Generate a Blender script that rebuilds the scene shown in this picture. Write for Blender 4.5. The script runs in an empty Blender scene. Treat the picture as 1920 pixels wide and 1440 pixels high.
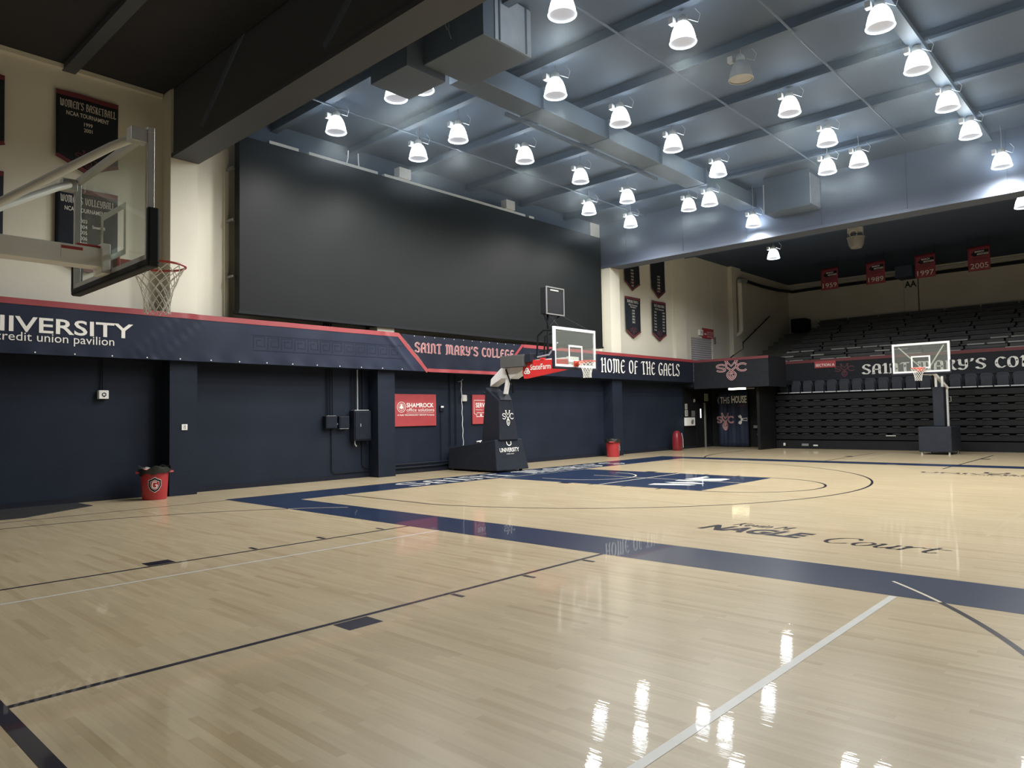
import bpy, bmesh, math, random
from mathutils import Vector, Matrix

random.seed(7)
sc = bpy.context.scene
C = sc.collection

# ------------------------------------------------------------------ camera
cam_d = bpy.data.cameras.new('camera')
cam_d.sensor_fit = 'HORIZONTAL'
cam_d.sensor_width = 36.0
cam_d.lens = 1352.25 / 1920 * 36.0
cam_d.clip_end = 200
cam = bpy.data.objects.new('camera', cam_d)
C.objects.link(cam)
_r = Vector((0.7329824, 0.68003794, -0.01688791))
_u = Vector((0.04244993, -0.02094894, 0.99887894))
_f = Vector((-0.67892179, 0.73287758, 0.04422277))
cam.matrix_world = Matrix(((_r.x, _u.x, -_f.x, 13.20373659),
                           (_r.y, _u.y, -_f.y, -7.87320781),
                           (_r.z, _u.z, -_f.z, 1.62104727),
                           (0, 0, 0, 1)))
sc.camera = cam

# ------------------------------------------------------------------ world, exposure, light levels
w = bpy.data.worlds.new('world')
sc.world = w
w.use_nodes = True
w.node_tree.nodes['Background'].inputs[0].default_value = (0.55, 0.62, 0.75, 1)
w.node_tree.nodes['Background'].inputs[1].default_value = 0.01
sc.view_settings.view_transform = 'Standard'
sc.view_settings.look = 'None'
sc.view_settings.exposure = 0.0
sc.view_settings.gamma = 1.0
sc.view_settings.use_curve_mapping = False
LAMP_WATTS = 385.0      # spot under every lit high-bay lamp
BELL_GLOW = 15.0         # glowing reflector bells
LAMP_COLOR = (1.0, 0.985, 0.945)
BELL_COLOR = (0.80, 0.92, 1.0)

# ------------------------------------------------------------------ materials
def mat(name, col, rough=0.6, metal=0.0, var=0.0, scale=6.0, bump=0.0, bscale=40.0, coat=0.0, spec=0.5,
        emit=None, estr=0.0):
    m = bpy.data.materials.new(name)
    m.use_nodes = True
    nt = m.node_tree
    b = nt.nodes['Principled BSDF']
    b.inputs['Roughness'].default_value = rough
    b.inputs['Metallic'].default_value = metal
    b.inputs['Specular IOR Level'].default_value = spec
    b.inputs['Coat Weight'].default_value = coat
    b.inputs['Coat Roughness'].default_value = 0.08
    b.inputs['Base Color'].default_value = (*col, 1)
    if var > 0 or bump > 0:
        tc = nt.nodes.new('ShaderNodeTexCoord')
    if var > 0:
        n = nt.nodes.new('ShaderNodeTexNoise')
        n.inputs['Scale'].default_value = scale
        n.inputs['Detail'].default_value = 3
        rp = nt.nodes.new('ShaderNodeMapRange')
        rp.inputs['From Min'].default_value = 0.3
        rp.inputs['From Max'].default_value = 0.7
        rp.inputs['To Min'].default_value = 1 - var
        rp.inputs['To Max'].default_value = 1 + var
        mx = nt.nodes.new('ShaderNodeVectorMath')
        mx.operation = 'SCALE'
        mx.inputs[0].default_value = col
        nt.links.new(tc.outputs['Object'], n.inputs['Vector'])
        nt.links.new(n.outputs['Fac'], rp.inputs['Value'])
        nt.links.new(rp.outputs['Result'], mx.inputs['Scale'])
        nt.links.new(mx.outputs['Vector'], b.inputs['Base Color'])
    if bump > 0:
        n2 = nt.nodes.new('ShaderNodeTexNoise')
        n2.inputs['Scale'].default_value = bscale
        bp = nt.nodes.new('ShaderNodeBump')
        bp.inputs['Strength'].default_value = bump
        bp.inputs['Distance'].default_value = 0.02
        nt.links.new(tc.outputs['Object'], n2.inputs['Vector'])
        nt.links.new(n2.outputs['Fac'], bp.inputs['Height'])
        nt.links.new(bp.outputs['Normal'], b.inputs['Normal'])
    if emit:
        b.inputs['Emission Color'].default_value = (*emit, 1)
        b.inputs['Emission Strength'].default_value = estr
    return m

M = {}
M['navy_wall'] = mat('navy_wall_paint', (0.013, 0.018, 0.031), 0.55, var=0.12, scale=0.8, bump=0.15, bscale=60)
M['cream'] = mat('cream_wall_paint', (0.64, 0.61, 0.52), 0.75, var=0.04, scale=0.7, bump=0.1, bscale=50)
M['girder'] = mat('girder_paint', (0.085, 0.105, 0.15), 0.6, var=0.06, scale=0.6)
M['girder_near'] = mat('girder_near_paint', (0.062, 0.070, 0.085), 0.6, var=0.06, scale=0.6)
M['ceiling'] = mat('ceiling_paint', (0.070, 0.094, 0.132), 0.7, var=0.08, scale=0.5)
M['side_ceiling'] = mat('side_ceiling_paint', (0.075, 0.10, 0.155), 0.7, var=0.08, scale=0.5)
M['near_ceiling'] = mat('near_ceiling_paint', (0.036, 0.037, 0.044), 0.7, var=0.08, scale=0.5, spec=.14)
M['duct'] = mat('duct_paint', (0.085, 0.108, 0.14), 0.5, var=0.06, scale=1.0)
M['galv'] = mat('galvanised_metal', (0.42, 0.45, 0.5), 0.4, 0.4, var=0.1, scale=3)
M['led'] = mat('screen_face', (0.0092, 0.0108, 0.0114), 0.5, var=0.06, scale=1.2, spec=0.35)
M['black'] = mat('black_plastic', (0.012, 0.013, 0.016), 0.5, var=0.1)
M['black_metal'] = mat('black_metal', (0.015, 0.016, 0.02), 0.35, 0.3, var=0.1)
M['dark_box'] = mat('dark_enamel', (0.014, 0.017, 0.026), 0.4, var=0.1)
M['white_metal'] = mat('white_metal', (0.80, 0.80, 0.79), 0.35, var=0.03)
M['silver'] = mat('silver_metal', (0.55, 0.56, 0.56), 0.35, 0.6, var=0.05)
M['white_paint'] = mat('white_lettering', (0.80, 0.79, 0.75), 0.6, var=0.03)
M['grey_letter'] = mat('grey_lettering', (0.62, 0.59, 0.54), 0.6, var=0.03)
M['pad_navy'] = mat('navy_vinyl_pad', (0.020, 0.0235, 0.033), 0.5, var=0.08, bump=0.1, bscale=12)
M['pad_black'] = mat('charcoal_pad', (0.022, 0.024, 0.030), 0.5, var=0.08)
M['vinyl_navy'] = mat('navy_vinyl', (0.022, 0.028, 0.050), 0.42, var=0.12, scale=1.5, bump=0.12, bscale=3)
M['vinyl_dark'] = mat('dark_navy_vinyl', (0.014, 0.017, 0.029), 0.45, var=0.1, scale=1.5, bump=0.1, bscale=3)
M['vinyl_black'] = mat('black_vinyl', (0.017, 0.019, 0.024), 0.5, var=0.1)
M['vinyl_tone'] = mat('tone_on_tone_print', (0.018, 0.023, 0.042), 0.45)
M['red'] = mat('red_border', (0.27, 0.038, 0.045), 0.5, var=0.06)
M['dull_red'] = mat('dull_red_border', (0.13, 0.025, 0.032), 0.6, var=0.06)
M['sign_red'] = mat('sign_red', (0.38, 0.048, 0.055), 0.5, var=0.05)
M['bin_red'] = mat('bin_red', (0.36, 0.026, 0.034), 0.4, var=0.06)
M['case_red'] = mat('case_red', (0.18, 0.015, 0.024), 0.35, var=0.08)
M['flag_red'] = mat('flag_red', (0.60, 0.03, 0.03), 0.5, var=0.05)
M['banner_red'] = mat('banner_red', (0.20, 0.024, 0.038), 0.6, var=0.1, scale=3)
M['rim'] = mat('rim_orange', (0.60, 0.075, 0.035), 0.4, var=0.05)
M['rim_red'] = mat('rim_red', (0.42, 0.05, 0.04), 0.4, var=0.05)
M['net'] = mat('net_cord', (0.78, 0.77, 0.72), 0.8, var=0.05)
M['felt'] = mat('felt_navy', (0.020, 0.024, 0.032), 0.85, var=0.1)
M['emblem_red'] = mat('emblem_dull_red', (0.10, 0.028, 0.04), 0.7)
M['outline'] = mat('outline_pale', (0.55, 0.40, 0.40), 0.6)
M['court_navy'] = mat('court_navy_paint', (0.017, 0.030, 0.070), 0.13, var=0.08, scale=1.0, coat=0.6)
M['court_line'] = mat('court_dark_line', (0.016, 0.016, 0.028), 0.16, var=0.08, coat=0.5)
M['court_white'] = mat('court_white_paint', (0.62, 0.63, 0.61), 0.16, var=0.03, coat=0.5)
M['court_tan'] = mat('court_tan_line', (0.46, 0.38, 0.25), 0.16, var=0.03, coat=0.5)
M['court_pale'] = mat('court_pale_line', (0.68, 0.62, 0.49), 0.16, var=0.03, coat=0.5)
M['seat'] = mat('seat_plastic', (0.026, 0.029, 0.038), 0.45, var=0.1)
M['folded'] = mat('folded_seat_plastic', (0.016, 0.016, 0.019), 0.5, var=0.1, spec=.2)
M['bleach_dark'] = mat('bleacher_dark', (0.010, 0.0105, 0.012), 0.55, var=0.15, scale=3)
M['bench'] = mat('bench_plastic', (0.068, 0.068, 0.072), 0.5, var=0.15, scale=2)
M['nosing'] = mat('step_nosing', (0.50, 0.50, 0.48), 0.5, var=0.1)
M['rail_white'] = mat('row_rail', (0.55, 0.56, 0.55), 0.5, var=0.05)
M['concrete'] = mat('grey_concrete', (0.14, 0.135, 0.12), 0.8, var=0.1)
M['grey'] = mat('mid_grey', (0.16, 0.16, 0.16), 0.55, var=0.05)
M['cover_grey'] = mat('cover_grey', (0.085, 0.085, 0.087), 0.6, var=0.05)
M['pale_grey'] = mat('pale_grey', (0.5, 0.5, 0.48), 0.6, var=0.05)
M['shutter'] = mat('shutter_grey', (0.40, 0.38, 0.40), 0.5, var=0.05)
M['notice'] = mat('notice_green', (0.36, 0.40, 0.24), 0.6, var=0.05)
M['bag'] = mat('bin_bag', (0.018, 0.02, 0.016), 0.35, var=0.2, bump=0.4, bscale=14)
M['mat_rubber'] = mat('rubber_mat', (0.032, 0.032, 0.034), 0.6, var=0.1)
M['bell'] = mat('glowing_bell', (0.8, 0.85, 0.9), 0.3, emit=BELL_COLOR, estr=BELL_GLOW)
M['ring'] = mat('glowing_ring', (0.8, 0.85, 0.9), 0.3, emit=BELL_COLOR, estr=3.0)
M['lens'] = mat('lamp_lens', (0.35, 0.36, 0.40), 0.3, emit=(0.86, 0.89, 1.0), estr=0.30)
M['dead_bell'] = mat('unlit_bell', (0.42, 0.42, 0.42), 0.35, var=0.1)
M['tube_lit'] = mat('lit_tube', (0.8, 0.8, 0.6), 0.3, emit=(1.0, 0.98, 0.62), estr=9.0)
M['door_light'] = mat('lit_door_pane', (0.8, 0.8, 0.8), 0.3, emit=(0.95, 1.0, 1.0), estr=2.5)

def glass_mat():
    m = bpy.data.materials.new('backboard_glass')
    m.use_nodes = True
    nt = m.node_tree
    nt.nodes.clear()
    o = nt.nodes.new('ShaderNodeOutputMaterial')
    tr = nt.nodes.new('ShaderNodeBsdfTransparent')
    tr.inputs[0].default_value = (0.90, 0.93, 0.90, 1)
    df = nt.nodes.new('ShaderNodeBsdfDiffuse')
    df.inputs[0].default_value = (0.55, 0.58, 0.55, 1)
    gl = nt.nodes.new('ShaderNodeBsdfGlossy')
    gl.inputs['Roughness'].default_value = 0.03
    fr = nt.nodes.new('ShaderNodeFresnel')
    fr.inputs[0].default_value = 1.35
    m1 = nt.nodes.new('ShaderNodeMixShader')
    m1.inputs[0].default_value = 0.09
    m2 = nt.nodes.new('ShaderNodeMixShader')
    nt.links.new(tr.outputs[0], m1.inputs[1])
    nt.links.new(df.outputs[0], m1.inputs[2])
    ge = nt.nodes.new('ShaderNodeNewGeometry')
    fm = nt.nodes.new('ShaderNodeMath')
    fm.operation = 'SUBTRACT'
    fm.use_clamp = True
    nt.links.new(fr.outputs[0], fm.inputs[0])
    nt.links.new(ge.outputs['Backfacing'], fm.inputs[1])
    nt.links.new(fm.outputs[0], m2.inputs[0])
    nt.links.new(m1.outputs[0], m2.inputs[1])
    nt.links.new(gl.outputs[0], m2.inputs[2])
    nt.links.new(m2.outputs[0], o.inputs[0])
    return m
for k in ('navy_wall', 'led', 'vinyl_dark', 'vinyl_black', 'vinyl_navy', 'pad_navy', 'pad_black', 'bleach_dark', 'seat', 'felt', 'side_ceiling', 'mat_rubber', 'vinyl_tone', 'black', 'dark_box', 'black_metal'):
    M[k].node_tree.nodes['Principled BSDF'].inputs['Specular IOR Level'].default_value = 0.14
M['glass'] = glass_mat()

def floor_mat():
    m = bpy.data.materials.new('maple_floor')
    m.use_nodes = True
    nt = m.node_tree
    N, L = nt.nodes.new, nt.links.new
    b = nt.nodes['Principled BSDF']
    tc = N('ShaderNodeTexCoord')
    sp = N('ShaderNodeSeparateXYZ')
    L(tc.outputs['Object'], sp.inputs[0])
    def math_(op, a, b_=None):
        n = N('ShaderNodeMath')
        n.operation = op
        for i, v in enumerate((a, b_)):
            if v is None:
                continue
            if isinstance(v, (int, float)):
                n.inputs[i].default_value = v
            else:
                L(v, n.inputs[i])
        return n.outputs[0]
    yr = math_('DIVIDE', sp.outputs['Y'], 0.057)
    row = math_('FLOOR', yr)
    wn = N('ShaderNodeTexWhiteNoise')
    wn.noise_dimensions = '1D'
    L(row, wn.inputs['W'])
    off = math_('MULTIPLY', wn.outputs['Value'], 13.0)
    xl = math_('ADD', math_('DIVIDE', sp.outputs['X'], 0.85), off)
    brd = math_('FLOOR', xl)
    cb = N('ShaderNodeCombineXYZ')
    L(row, cb.inputs[0])
    L(brd, cb.inputs[1])
    wn2 = N('ShaderNodeTexWhiteNoise')
    wn2.noise_dimensions = '2D'
    L(cb.outputs[0], wn2.inputs['Vector'])
    rp = N('ShaderNodeValToRGB')
    e = rp.color_ramp.elements
    e[0].position = 0.0
    e[0].color = (0.39, 0.310, 0.190, 1)
    e[1].position = 1.0
    e[1].color = (0.485, 0.403, 0.266, 1)
    for p_, c_ in ((0.12, (0.43, 0.350, 0.225, 1)), (0.55, (0.455, 0.375, 0.245, 1))):
        k = rp.color_ramp.elements.new(p_)
        k.color = c_
    L(wn2.outputs['Value'], rp.inputs[0])
    # grain, stretched along the boards
    mp = N('ShaderNodeMapping')
    mp.inputs['Scale'].default_value = (1.6, 28.0, 1.0)
    L(tc.outputs['Object'], mp.inputs[0])
    gn = N('ShaderNodeTexNoise')
    gn.inputs['Scale'].default_value = 1.5
    gn.inputs['Detail'].default_value = 4
    L(mp.outputs[0], gn.inputs['Vector'])
    # broad patches of wear
    bn = N('ShaderNodeTexNoise')
    bn.inputs['Scale'].default_value = 0.35
    bn.inputs['Detail'].default_value = 3
    L(tc.outputs['Object'], bn.inputs['Vector'])
    g1 = math_('MULTIPLY', math_('SUBTRACT', gn.outputs['Fac'], 0.5), 0.28)
    g2 = math_('MULTIPLY', math_('SUBTRACT', bn.outputs['Fac'], 0.5), 0.22)
    fac = math_('ADD', math_('ADD', g1, g2), 1.0)
    # gap between boards
    fy = math_('FRACT', yr)
    gap = math_('LESS_THAN', fy, 0.03)
    fx = math_('FRACT', xl)
    gapx = math_('LESS_THAN', fx, 0.004)
    gg = math_('MAXIMUM', gap, gapx)
    fac2 = math_('MULTIPLY', fac, math_('SUBTRACT', 1.0, math_('MULTIPLY', gg, 0.10)))
    sc_ = N('ShaderNodeVectorMath')
    sc_.operation = 'SCALE'
    L(rp.outputs[0], sc_.inputs[0])
    L(fac2, sc_.inputs['Scale'])
    L(sc_.outputs[0], b.inputs['Base Color'])
    b.inputs['Roughness'].default_value = 0.30
    b.inputs['Specular IOR Level'].default_value = 0.1
    b.inputs['Coat Weight'].default_value = 0.42
    b.inputs['Coat Roughness'].default_value = 0.025
    b.inputs['Coat IOR'].default_value = 1.32
    # boards are cupped a touch, so reflections break into streaks
    wv = N('ShaderNodeTexNoise')
    mp2 = N('ShaderNodeMapping')
    mp2.inputs['Scale'].default_value = (3.0, 30.0, 1.0)
    L(tc.outputs['Object'], mp2.inputs[0])
    L(mp2.outputs[0], wv.inputs['Vector'])
    wv.inputs['Scale'].default_value = 1.0
    wv.inputs['Detail'].default_value = 2
    bp = N('ShaderNodeBump')
    bp.inputs['Strength'].default_value = 0.04
    bp.inputs['Distance'].default_value = 0.01
    L(wv.outputs['Fac'], bp.inputs['Height'])
    L(bp.outputs['Normal'], b.inputs['Coat Normal'])
    return m
M['floor'] = floor_mat()
# paint on the floor shares the varnish
for k in ('court_navy', 'court_line', 'court_white', 'court_tan', 'court_pale'):
    b_ = M[k].node_tree.nodes['Principled BSDF']
    b_.inputs['Roughness'].default_value = 0.3
    b_.inputs['Specular IOR Level'].default_value = 0.1
    b_.inputs['Coat Weight'].default_value = 0.42
    b_.inputs['Coat Roughness'].default_value = 0.025
    b_.inputs['Coat IOR'].default_value = 1.32

# ------------------------------------------------------------------ mesh builder
class MB:
    def __init__(s, T=None):
        s.v, s.f, s.mi, s.T, s.cur = [], [], [], T, 0
    def add(s, vs, fs):
        o = len(s.v)
        for p in vs:
            p = Vector(p)
            s.v.append(tuple(s.T(p)) if s.T else tuple(p))
        for f in fs:
            s.f.append([i + o for i in f])
            s.mi.append(s.cur)
        return s
    def box(s, x0, x1, y0, y1, z0, z1):
        vs = [(x, y, z) for x in (x0, x1) for y in (y0, y1) for z in (z0, z1)]
        return s.add(vs, [(0, 1, 3, 2), (4, 6, 7, 5), (0, 4, 5, 1), (2, 3, 7, 6), (0, 2, 6, 4), (1, 5, 7, 3)])
    def hexa(s, lo, hi):
        """frustum between two quads (4 points each)"""
        n = len(lo)
        fs = [tuple(range(n))[::-1], tuple(range(n, 2 * n))] + [(i, (i + 1) % n, n + (i + 1) % n, n + i) for i in range(n)]
        return s.add(list(lo) + list(hi), fs)
    def bar(s, p, q, a, b=None):
        b = b or a
        p, q = Vector(p), Vector(q)
        d = (q - p).normalized()
        up = Vector((0, 0, 1)) if abs(d.z) < 0.95 else Vector((0, 1, 0))
        r = d.cross(up).normalized()
        u = r.cross(d)
        k = [(-1, -1), (1, -1), (1, 1), (-1, 1)]
        lo = [p + r * (a / 2 * i) + u * (b / 2 * j) for i, j in k]
        hi = [q + r * (a / 2 * i) + u * (b / 2 * j) for i, j in k]
        return s.hexa(lo, hi)
    def tube(s, pts, r, n=10, cap=True, r2=None):
        pts = [Vector(p) for p in pts]
        rings = []
        prev = None
        for i, p in enumerate(pts):
            a = pts[max(0, i - 1)]
            b = pts[min(len(pts) - 1, i + 1)]
            d = (b - a).normalized()
            if prev is None:
                ref = Vector((0, 0, 1)) if abs(d.z) < 0.9 else Vector((1, 0, 0))
                x = d.cross(ref).normalized()
            else:
                x = (prev - d * prev.dot(d)).normalized()
            prev = x
            y = d.cross(x)
            rr = r if r2 is None else r + (r2 - r) * i / (len(pts) - 1)
            rings.append([p + x * (rr * math.cos(2 * math.pi * k / n)) + y * (rr * math.sin(2 * math.pi * k / n)) for k in range(n)])
        vs = [q for ring in rings for q in ring]
        fs = []
        for i in range(len(pts) - 1):
            for k in range(n):
                fs.append((i * n + k, i * n + (k + 1) % n, (i + 1) * n + (k + 1) % n, (i + 1) * n + k))
        if cap:
            fs.append(tuple(range(n))[::-1])
            fs.append(tuple(range((len(pts) - 1) * n, len(pts) * n)))
        return s.add(vs, fs)
    def lathe(s, prof, c=(0, 0, 0), n=24, close=False):
        """profile [(r, z)] turned about the vertical through c"""
        vs, fs = [], []
        for r, z in prof:
            for k in range(n):
                a = 2 * math.pi * k / n
                vs.append((c[0] + r * math.cos(a), c[1] + r * math.sin(a), c[2] + z))
        m = len(prof)
        for i in range(m - 1):
            for k in range(n):
                fs.append((i * n + k, i * n + (k + 1) % n, (i + 1) * n + (k + 1) % n, (i + 1) * n + k))
        if close:
            for k in range(n):
                fs.append(((m - 1) * n + k, (m - 1) * n + (k + 1) % n, (k + 1) % n, k))
        return s.add(vs, fs)
    def disc(s, c, r, n=24):
        return s.add([(c[0] + r * math.cos(2 * math.pi * k / n), c[1] + r * math.sin(2 * math.pi * k / n), c[2]) for k in range(n)], [tuple(range(n))])
    def poly(s, pts):
        return s.add(pts, [tuple(range(len(pts)))])
    def prism(s, pts, d):
        d = Vector(d)
        return s.hexa([Vector(p) for p in pts], [Vector(p) + d for p in pts])
    def flat(s, F, fn):
        """2-D polygons F (list of (verts, faces)) laid on a surface fn(u, v)"""
        for k, (vs, fs) in enumerate(F):
            d = (k % 7) * 0.0003            # strokes that cross never lie in one plane
            out = []
            for u, v in vs:
                p = Vector(fn(u, v))
                if d:
                    n = (Vector(fn(u + .004, v)) - p).cross(Vector(fn(u, v + .004)) - p)
                    p = p + n.normalized() * d
                out.append(p)
            s.add(out, fs)
        return s
    def build(s, name, m, parent=None, smooth=False, bevel=0.0, solid=0.0, origin=None, fix=True):
        me = bpy.data.meshes.new(name)
        if parent is not None:
            org = wloc(parent)
        elif origin is not None:
            org = Vector(origin)
        else:
            xs, ys, zs = zip(*s.v)
            org = Vector(((min(xs) + max(xs)) / 2, (min(ys) + max(ys)) / 2, min(zs)))
        me.from_pydata([tuple(Vector(p) - org) for p in s.v], [], s.f)
        if fix:
            bm = bmesh.new()
            bm.from_mesh(me)
            bmesh.ops.recalc_face_normals(bm, faces=bm.faces)
            bm.to_mesh(me)
            bm.free()
        ms = m if isinstance(m, (list, tuple)) else [m]
        for q in ms:
            me.materials.append(q)
        if len(ms) > 1:
            me.polygons.foreach_set('material_index', s.mi)
        if smooth:
            me.shade_smooth()
            me.set_sharp_from_angle(angle=math.radians(38))
        ob = bpy.data.objects.new(name, me)
        C.objects.link(ob)
        if parent is not None:
            ob.parent = parent
        else:
            ob.location = org
        if bevel:
            bv = ob.modifiers.new('bevel', 'BEVEL')
            bv.width = bevel
            bv.segments = 2
            bv.limit_method = 'ANGLE'
        if solid:
            so = ob.modifiers.new('solid', 'SOLIDIFY')
            so.thickness = solid
            so.offset = 0
        return ob

def wloc(o):
    p = Vector(o.location)
    while o.parent:
        o = o.parent
        p += Vector(o.location)
    return p

def tag(o, label, cat, group=None, kind=None):
    o['label'] = label
    o['category'] = cat
    if group:
        o['group'] = group
    if kind:
        o['kind'] = kind
    return o

def thing(name, label, cat, loc, group=None):
    o = bpy.data.objects.new(name, None)
    o.empty_display_size = 0.2
    C.objects.link(o)
    o.location = loc
    return tag(o, label, cat, group)

def struct(name, mb, m, label=None, **k):
    o = mb.build(name, m, **k)
    o['kind'] = 'structure'
    if label:
        o['label'] = label
    return o

def copy_tree(o, parent=None):
    c = o.copy()
    C.objects.link(c)
    if parent is not None:
        c.parent = parent
    for ch in list(o.children):
        copy_tree(ch, c)
    return c

ORD = ('first second third fourth fifth sixth seventh eighth ninth tenth eleventh twelfth thirteenth fourteenth '
       'fifteenth sixteenth seventeenth eighteenth nineteenth twentieth').split()

# ------------------------------------------------------------------ lettering
def font2d(txt, bold=0.0, shear=0.0, spacing=1.0):
    cu = bpy.data.curves.new('t', 'FONT')
    cu.body = txt
    cu.size = 1.0
    cu.offset = bold
    cu.shear = shear
    cu.space_character = spacing
    cu.resolution_u = 3
    ob = bpy.data.objects.new('t', cu)
    C.objects.link(ob)
    bpy.context.view_layer.update()
    dg = bpy.context.evaluated_depsgraph_get()
    me = bpy.data.meshes.new_from_object(ob.evaluated_get(dg))
    vs = [(v.co.x, v.co.y) for v in me.vertices]
    fs = [tuple(p.vertices) for p in me.polygons]
    bpy.data.objects.remove(ob)
    bpy.data.curves.remove(cu)
    bpy.data.meshes.remove(me)
    return [(vs, fs)]

def fit(F, u0, u1, v0, v1):
    """stretch 2-D polygons into the box"""
    us = [p[0] for vs, _ in F for p in vs]
    ws = [p[1] for vs, _ in F for p in vs]
    a, b, c, d = min(us), max(us), min(ws), max(ws)
    su = (u1 - u0) / max(1e-6, b - a)
    sv = (v1 - v0) / max(1e-6, d - c)
    return [([(u0 + (x - a) * su, v0 + (y - c) * sv) for x, y in vs], fs) for vs, fs in F]

def text(txt, u0, u1, v0, v1, **k):
    return fit(font2d(txt, **k), u0, u1, v0, v1)

def smooth_pts(pts, k=5, closed=False):
    """Catmull-Rom through the points"""
    n = len(pts)
    if n < 3:
        return pts
    out = []
    rng = n if closed else n - 1
    for i in range(rng):
        p0 = pts[(i - 1) % n] if closed or i > 0 else pts[0]
        p1 = pts[i]
        p2 = pts[(i + 1) % n]
        p3 = pts[(i + 2) % n] if closed or i + 2 < n else pts[-1]
        for j in range(k):
            t = j / k
            out.append(tuple(0.5 * (2 * p1[a] + (p2[a] - p0[a]) * t + (2 * p0[a] - 5 * p1[a] + 4 * p2[a] - p3[a]) * t * t
                                    + (3 * p1[a] - p0[a] - 3 * p2[a] + p3[a]) * t ** 3) for a in (0, 1)))
    out.append(pts[0] if closed else pts[-1])
    return out

def ribbon(pts, wd, closed=False):
    """even stroke"""
    P = [Vector(p) for p in pts]
    if closed:
        P = P[:-1] if (P[0] - P[-1]).length < 1e-6 else P
    n = len(P)
    vs, fs = [], []
    for i in range(n):
        a = P[(i - 1) % n] if closed or i > 0 else P[i]
        b = P[(i + 1) % n] if closed or i < n - 1 else P[i]
        d = b - a
        d = d.normalized() if d.length > 1e-9 else Vector((1, 0))
        nn = Vector((-d.y, d.x)) * (wd / 2)
        vs += [tuple(P[i] + nn), tuple(P[i] - nn)]
    for i in range(n if closed else n - 1):
        j = (i + 1) % n
        fs.append((2 * i, 2 * i + 1, 2 * j + 1, 2 * j))
    return [(vs, fs)]

def pen(pts, wd, thin=0.35, ang=30):
    """broad-nib stroke: thick one way, thin the other"""
    P = [Vector(p) for p in pts]
    nv = Vector((math.cos(math.radians(ang)), math.sin(math.radians(ang)))) * (wd / 2)
    out = []
    for a, b in zip(P[:-1], P[1:]):
        out.append(([tuple(a + nv), tuple(a - nv), tuple(b - nv), tuple(b + nv)], [(0, 1, 2, 3)]))
    return out + ribbon(pts, wd * thin)

# an old-Irish capital alphabet, drawn with the broad pen; unit height 1
GAEL = {
 'S': (.62, [[(.56, .80), (.45, .97), (.22, .97), (.10, .80), (.18, .60), (.44, .44), (.54, .22), (.42, .03), (.18, .03), (.05, .18)]]),
 'A': (.66, [[(.10, 0), (.12, .62), (.20, .88), (.34, .98), (.50, .88), (.54, .62), (.54, .08), (.64, 0)], [(.12, .44), (.54, .44)], [(.02, 0), (.20, 0)]]),
 'I': (.36, [[(.04, .82), (.20, .99), (.20, .0)], [(.08, 0), (.34, 0)]]),
 'N': (.68, [[(.12, .98), (.14, .06), (.02, 0)], [(.12, .90), (.30, .98), (.48, .90), (.53, .60), (.53, .08), (.66, 0)]]),
 'T': (.62, [[(.02, .86), (.14, .97), (.60, .97)], [(.32, .95), (.32, .10), (.46, 0)], [(.20, 0), (.46, 0)]]),
 'M': (.96, [[(.02, .90), (.14, .98), (.15, .06), (.02, 0)], [(.15, .90), (.32, .99), (.46, .86), (.47, .02)], [(.47, .90), (.64, .99), (.78, .86), (.79, .08), (.93, 0)]]),
 'R': (.68, [[(.15, .97), (.15, .02)], [(.04, .88), (.22, .99), (.48, .94), (.53, .74), (.42, .54), (.16, .50)], [(.34, .52), (.50, .12), (.66, 0)], [(.04, 0), (.28, 0)]]),
 'Y': (.66, [[(.02, .90), (.12, .97), (.14, .55), (.28, .40), (.52, .44)], [(.53, .98), (.54, .30), (.44, .06), (.24, .0), (.06, .14)]]),
 "'": (.24, [[(.08, 1.0), (.16, .98), (.08, .76)]]),
 'C': (.62, [[(.57, .84), (.40, .98), (.22, .92), (.10, .68), (.10, .32), (.24, .06), (.42, .01), (.58, .14)]]),
 'O': (.66, [[(.32, .99), (.14, .86), (.08, .50), (.14, .14), (.32, .01), (.50, .14), (.56, .50), (.50, .86), (.32, .99)]]),
 'L': (.56, [[(.04, .86), (.18, .99), (.16, .12), (.26, .02), (.54, .06), (.54, .16)]]),
 'E': (.58, [[(.52, .84), (.38, .98), (.20, .90), (.10, .66), (.10, .32), (.22, .06), (.40, .01), (.56, .14)], [(.10, .50), (.48, .54)]]),
 'G': (.66, [[(.56, .84), (.40, .98), (.20, .90), (.09, .66), (.09, .32), (.22, .06), (.40, .01), (.54, .12), (.55, .42), (.34, .44)]]),
 'H': (.74, [[(.02, .86), (.16, .99), (.16, .02)], [(.16, .50), (.56, .54)], [(.46, .93), (.58, .99), (.58, .08), (.70, 0)], [(.04, 0), (.28, 0)]]),
 'F': (.58, [[(.15, .0), (.15, .82), (.28, .98), (.54, .93)], [(.15, .50), (.48, .54)], [(.04, 0), (.28, 0)]]),
 'W': (.92, [[(.02, .92), (.12, .98), (.14, .26), (.28, .03), (.44, .26)], [(.45, .92), (.45, .24), (.60, .03), (.76, .26), (.78, .98)]]),
 'B': (.66, [[(.15, .99), (.15, .02)], [(.04, .90), (.22, .99), (.46, .92), (.48, .68), (.36, .54), (.15, .52)], [(.34, .54), (.54, .40), (.54, .14), (.36, .0), (.06, .02)]]),
 'K': (.66, [[(.15, .99), (.15, .02)], [(.54, .98), (.40, .66), (.16, .50)], [(.28, .56), (.48, .14), (.64, 0)], [(.04, 0), (.28, 0)]]),
 'V': (.64, [[(.02, .92), (.12, .98), (.15, .40), (.32, .03), (.52, .40), (.54, .98)]]),
 ' ': (.34, []),
}
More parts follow.
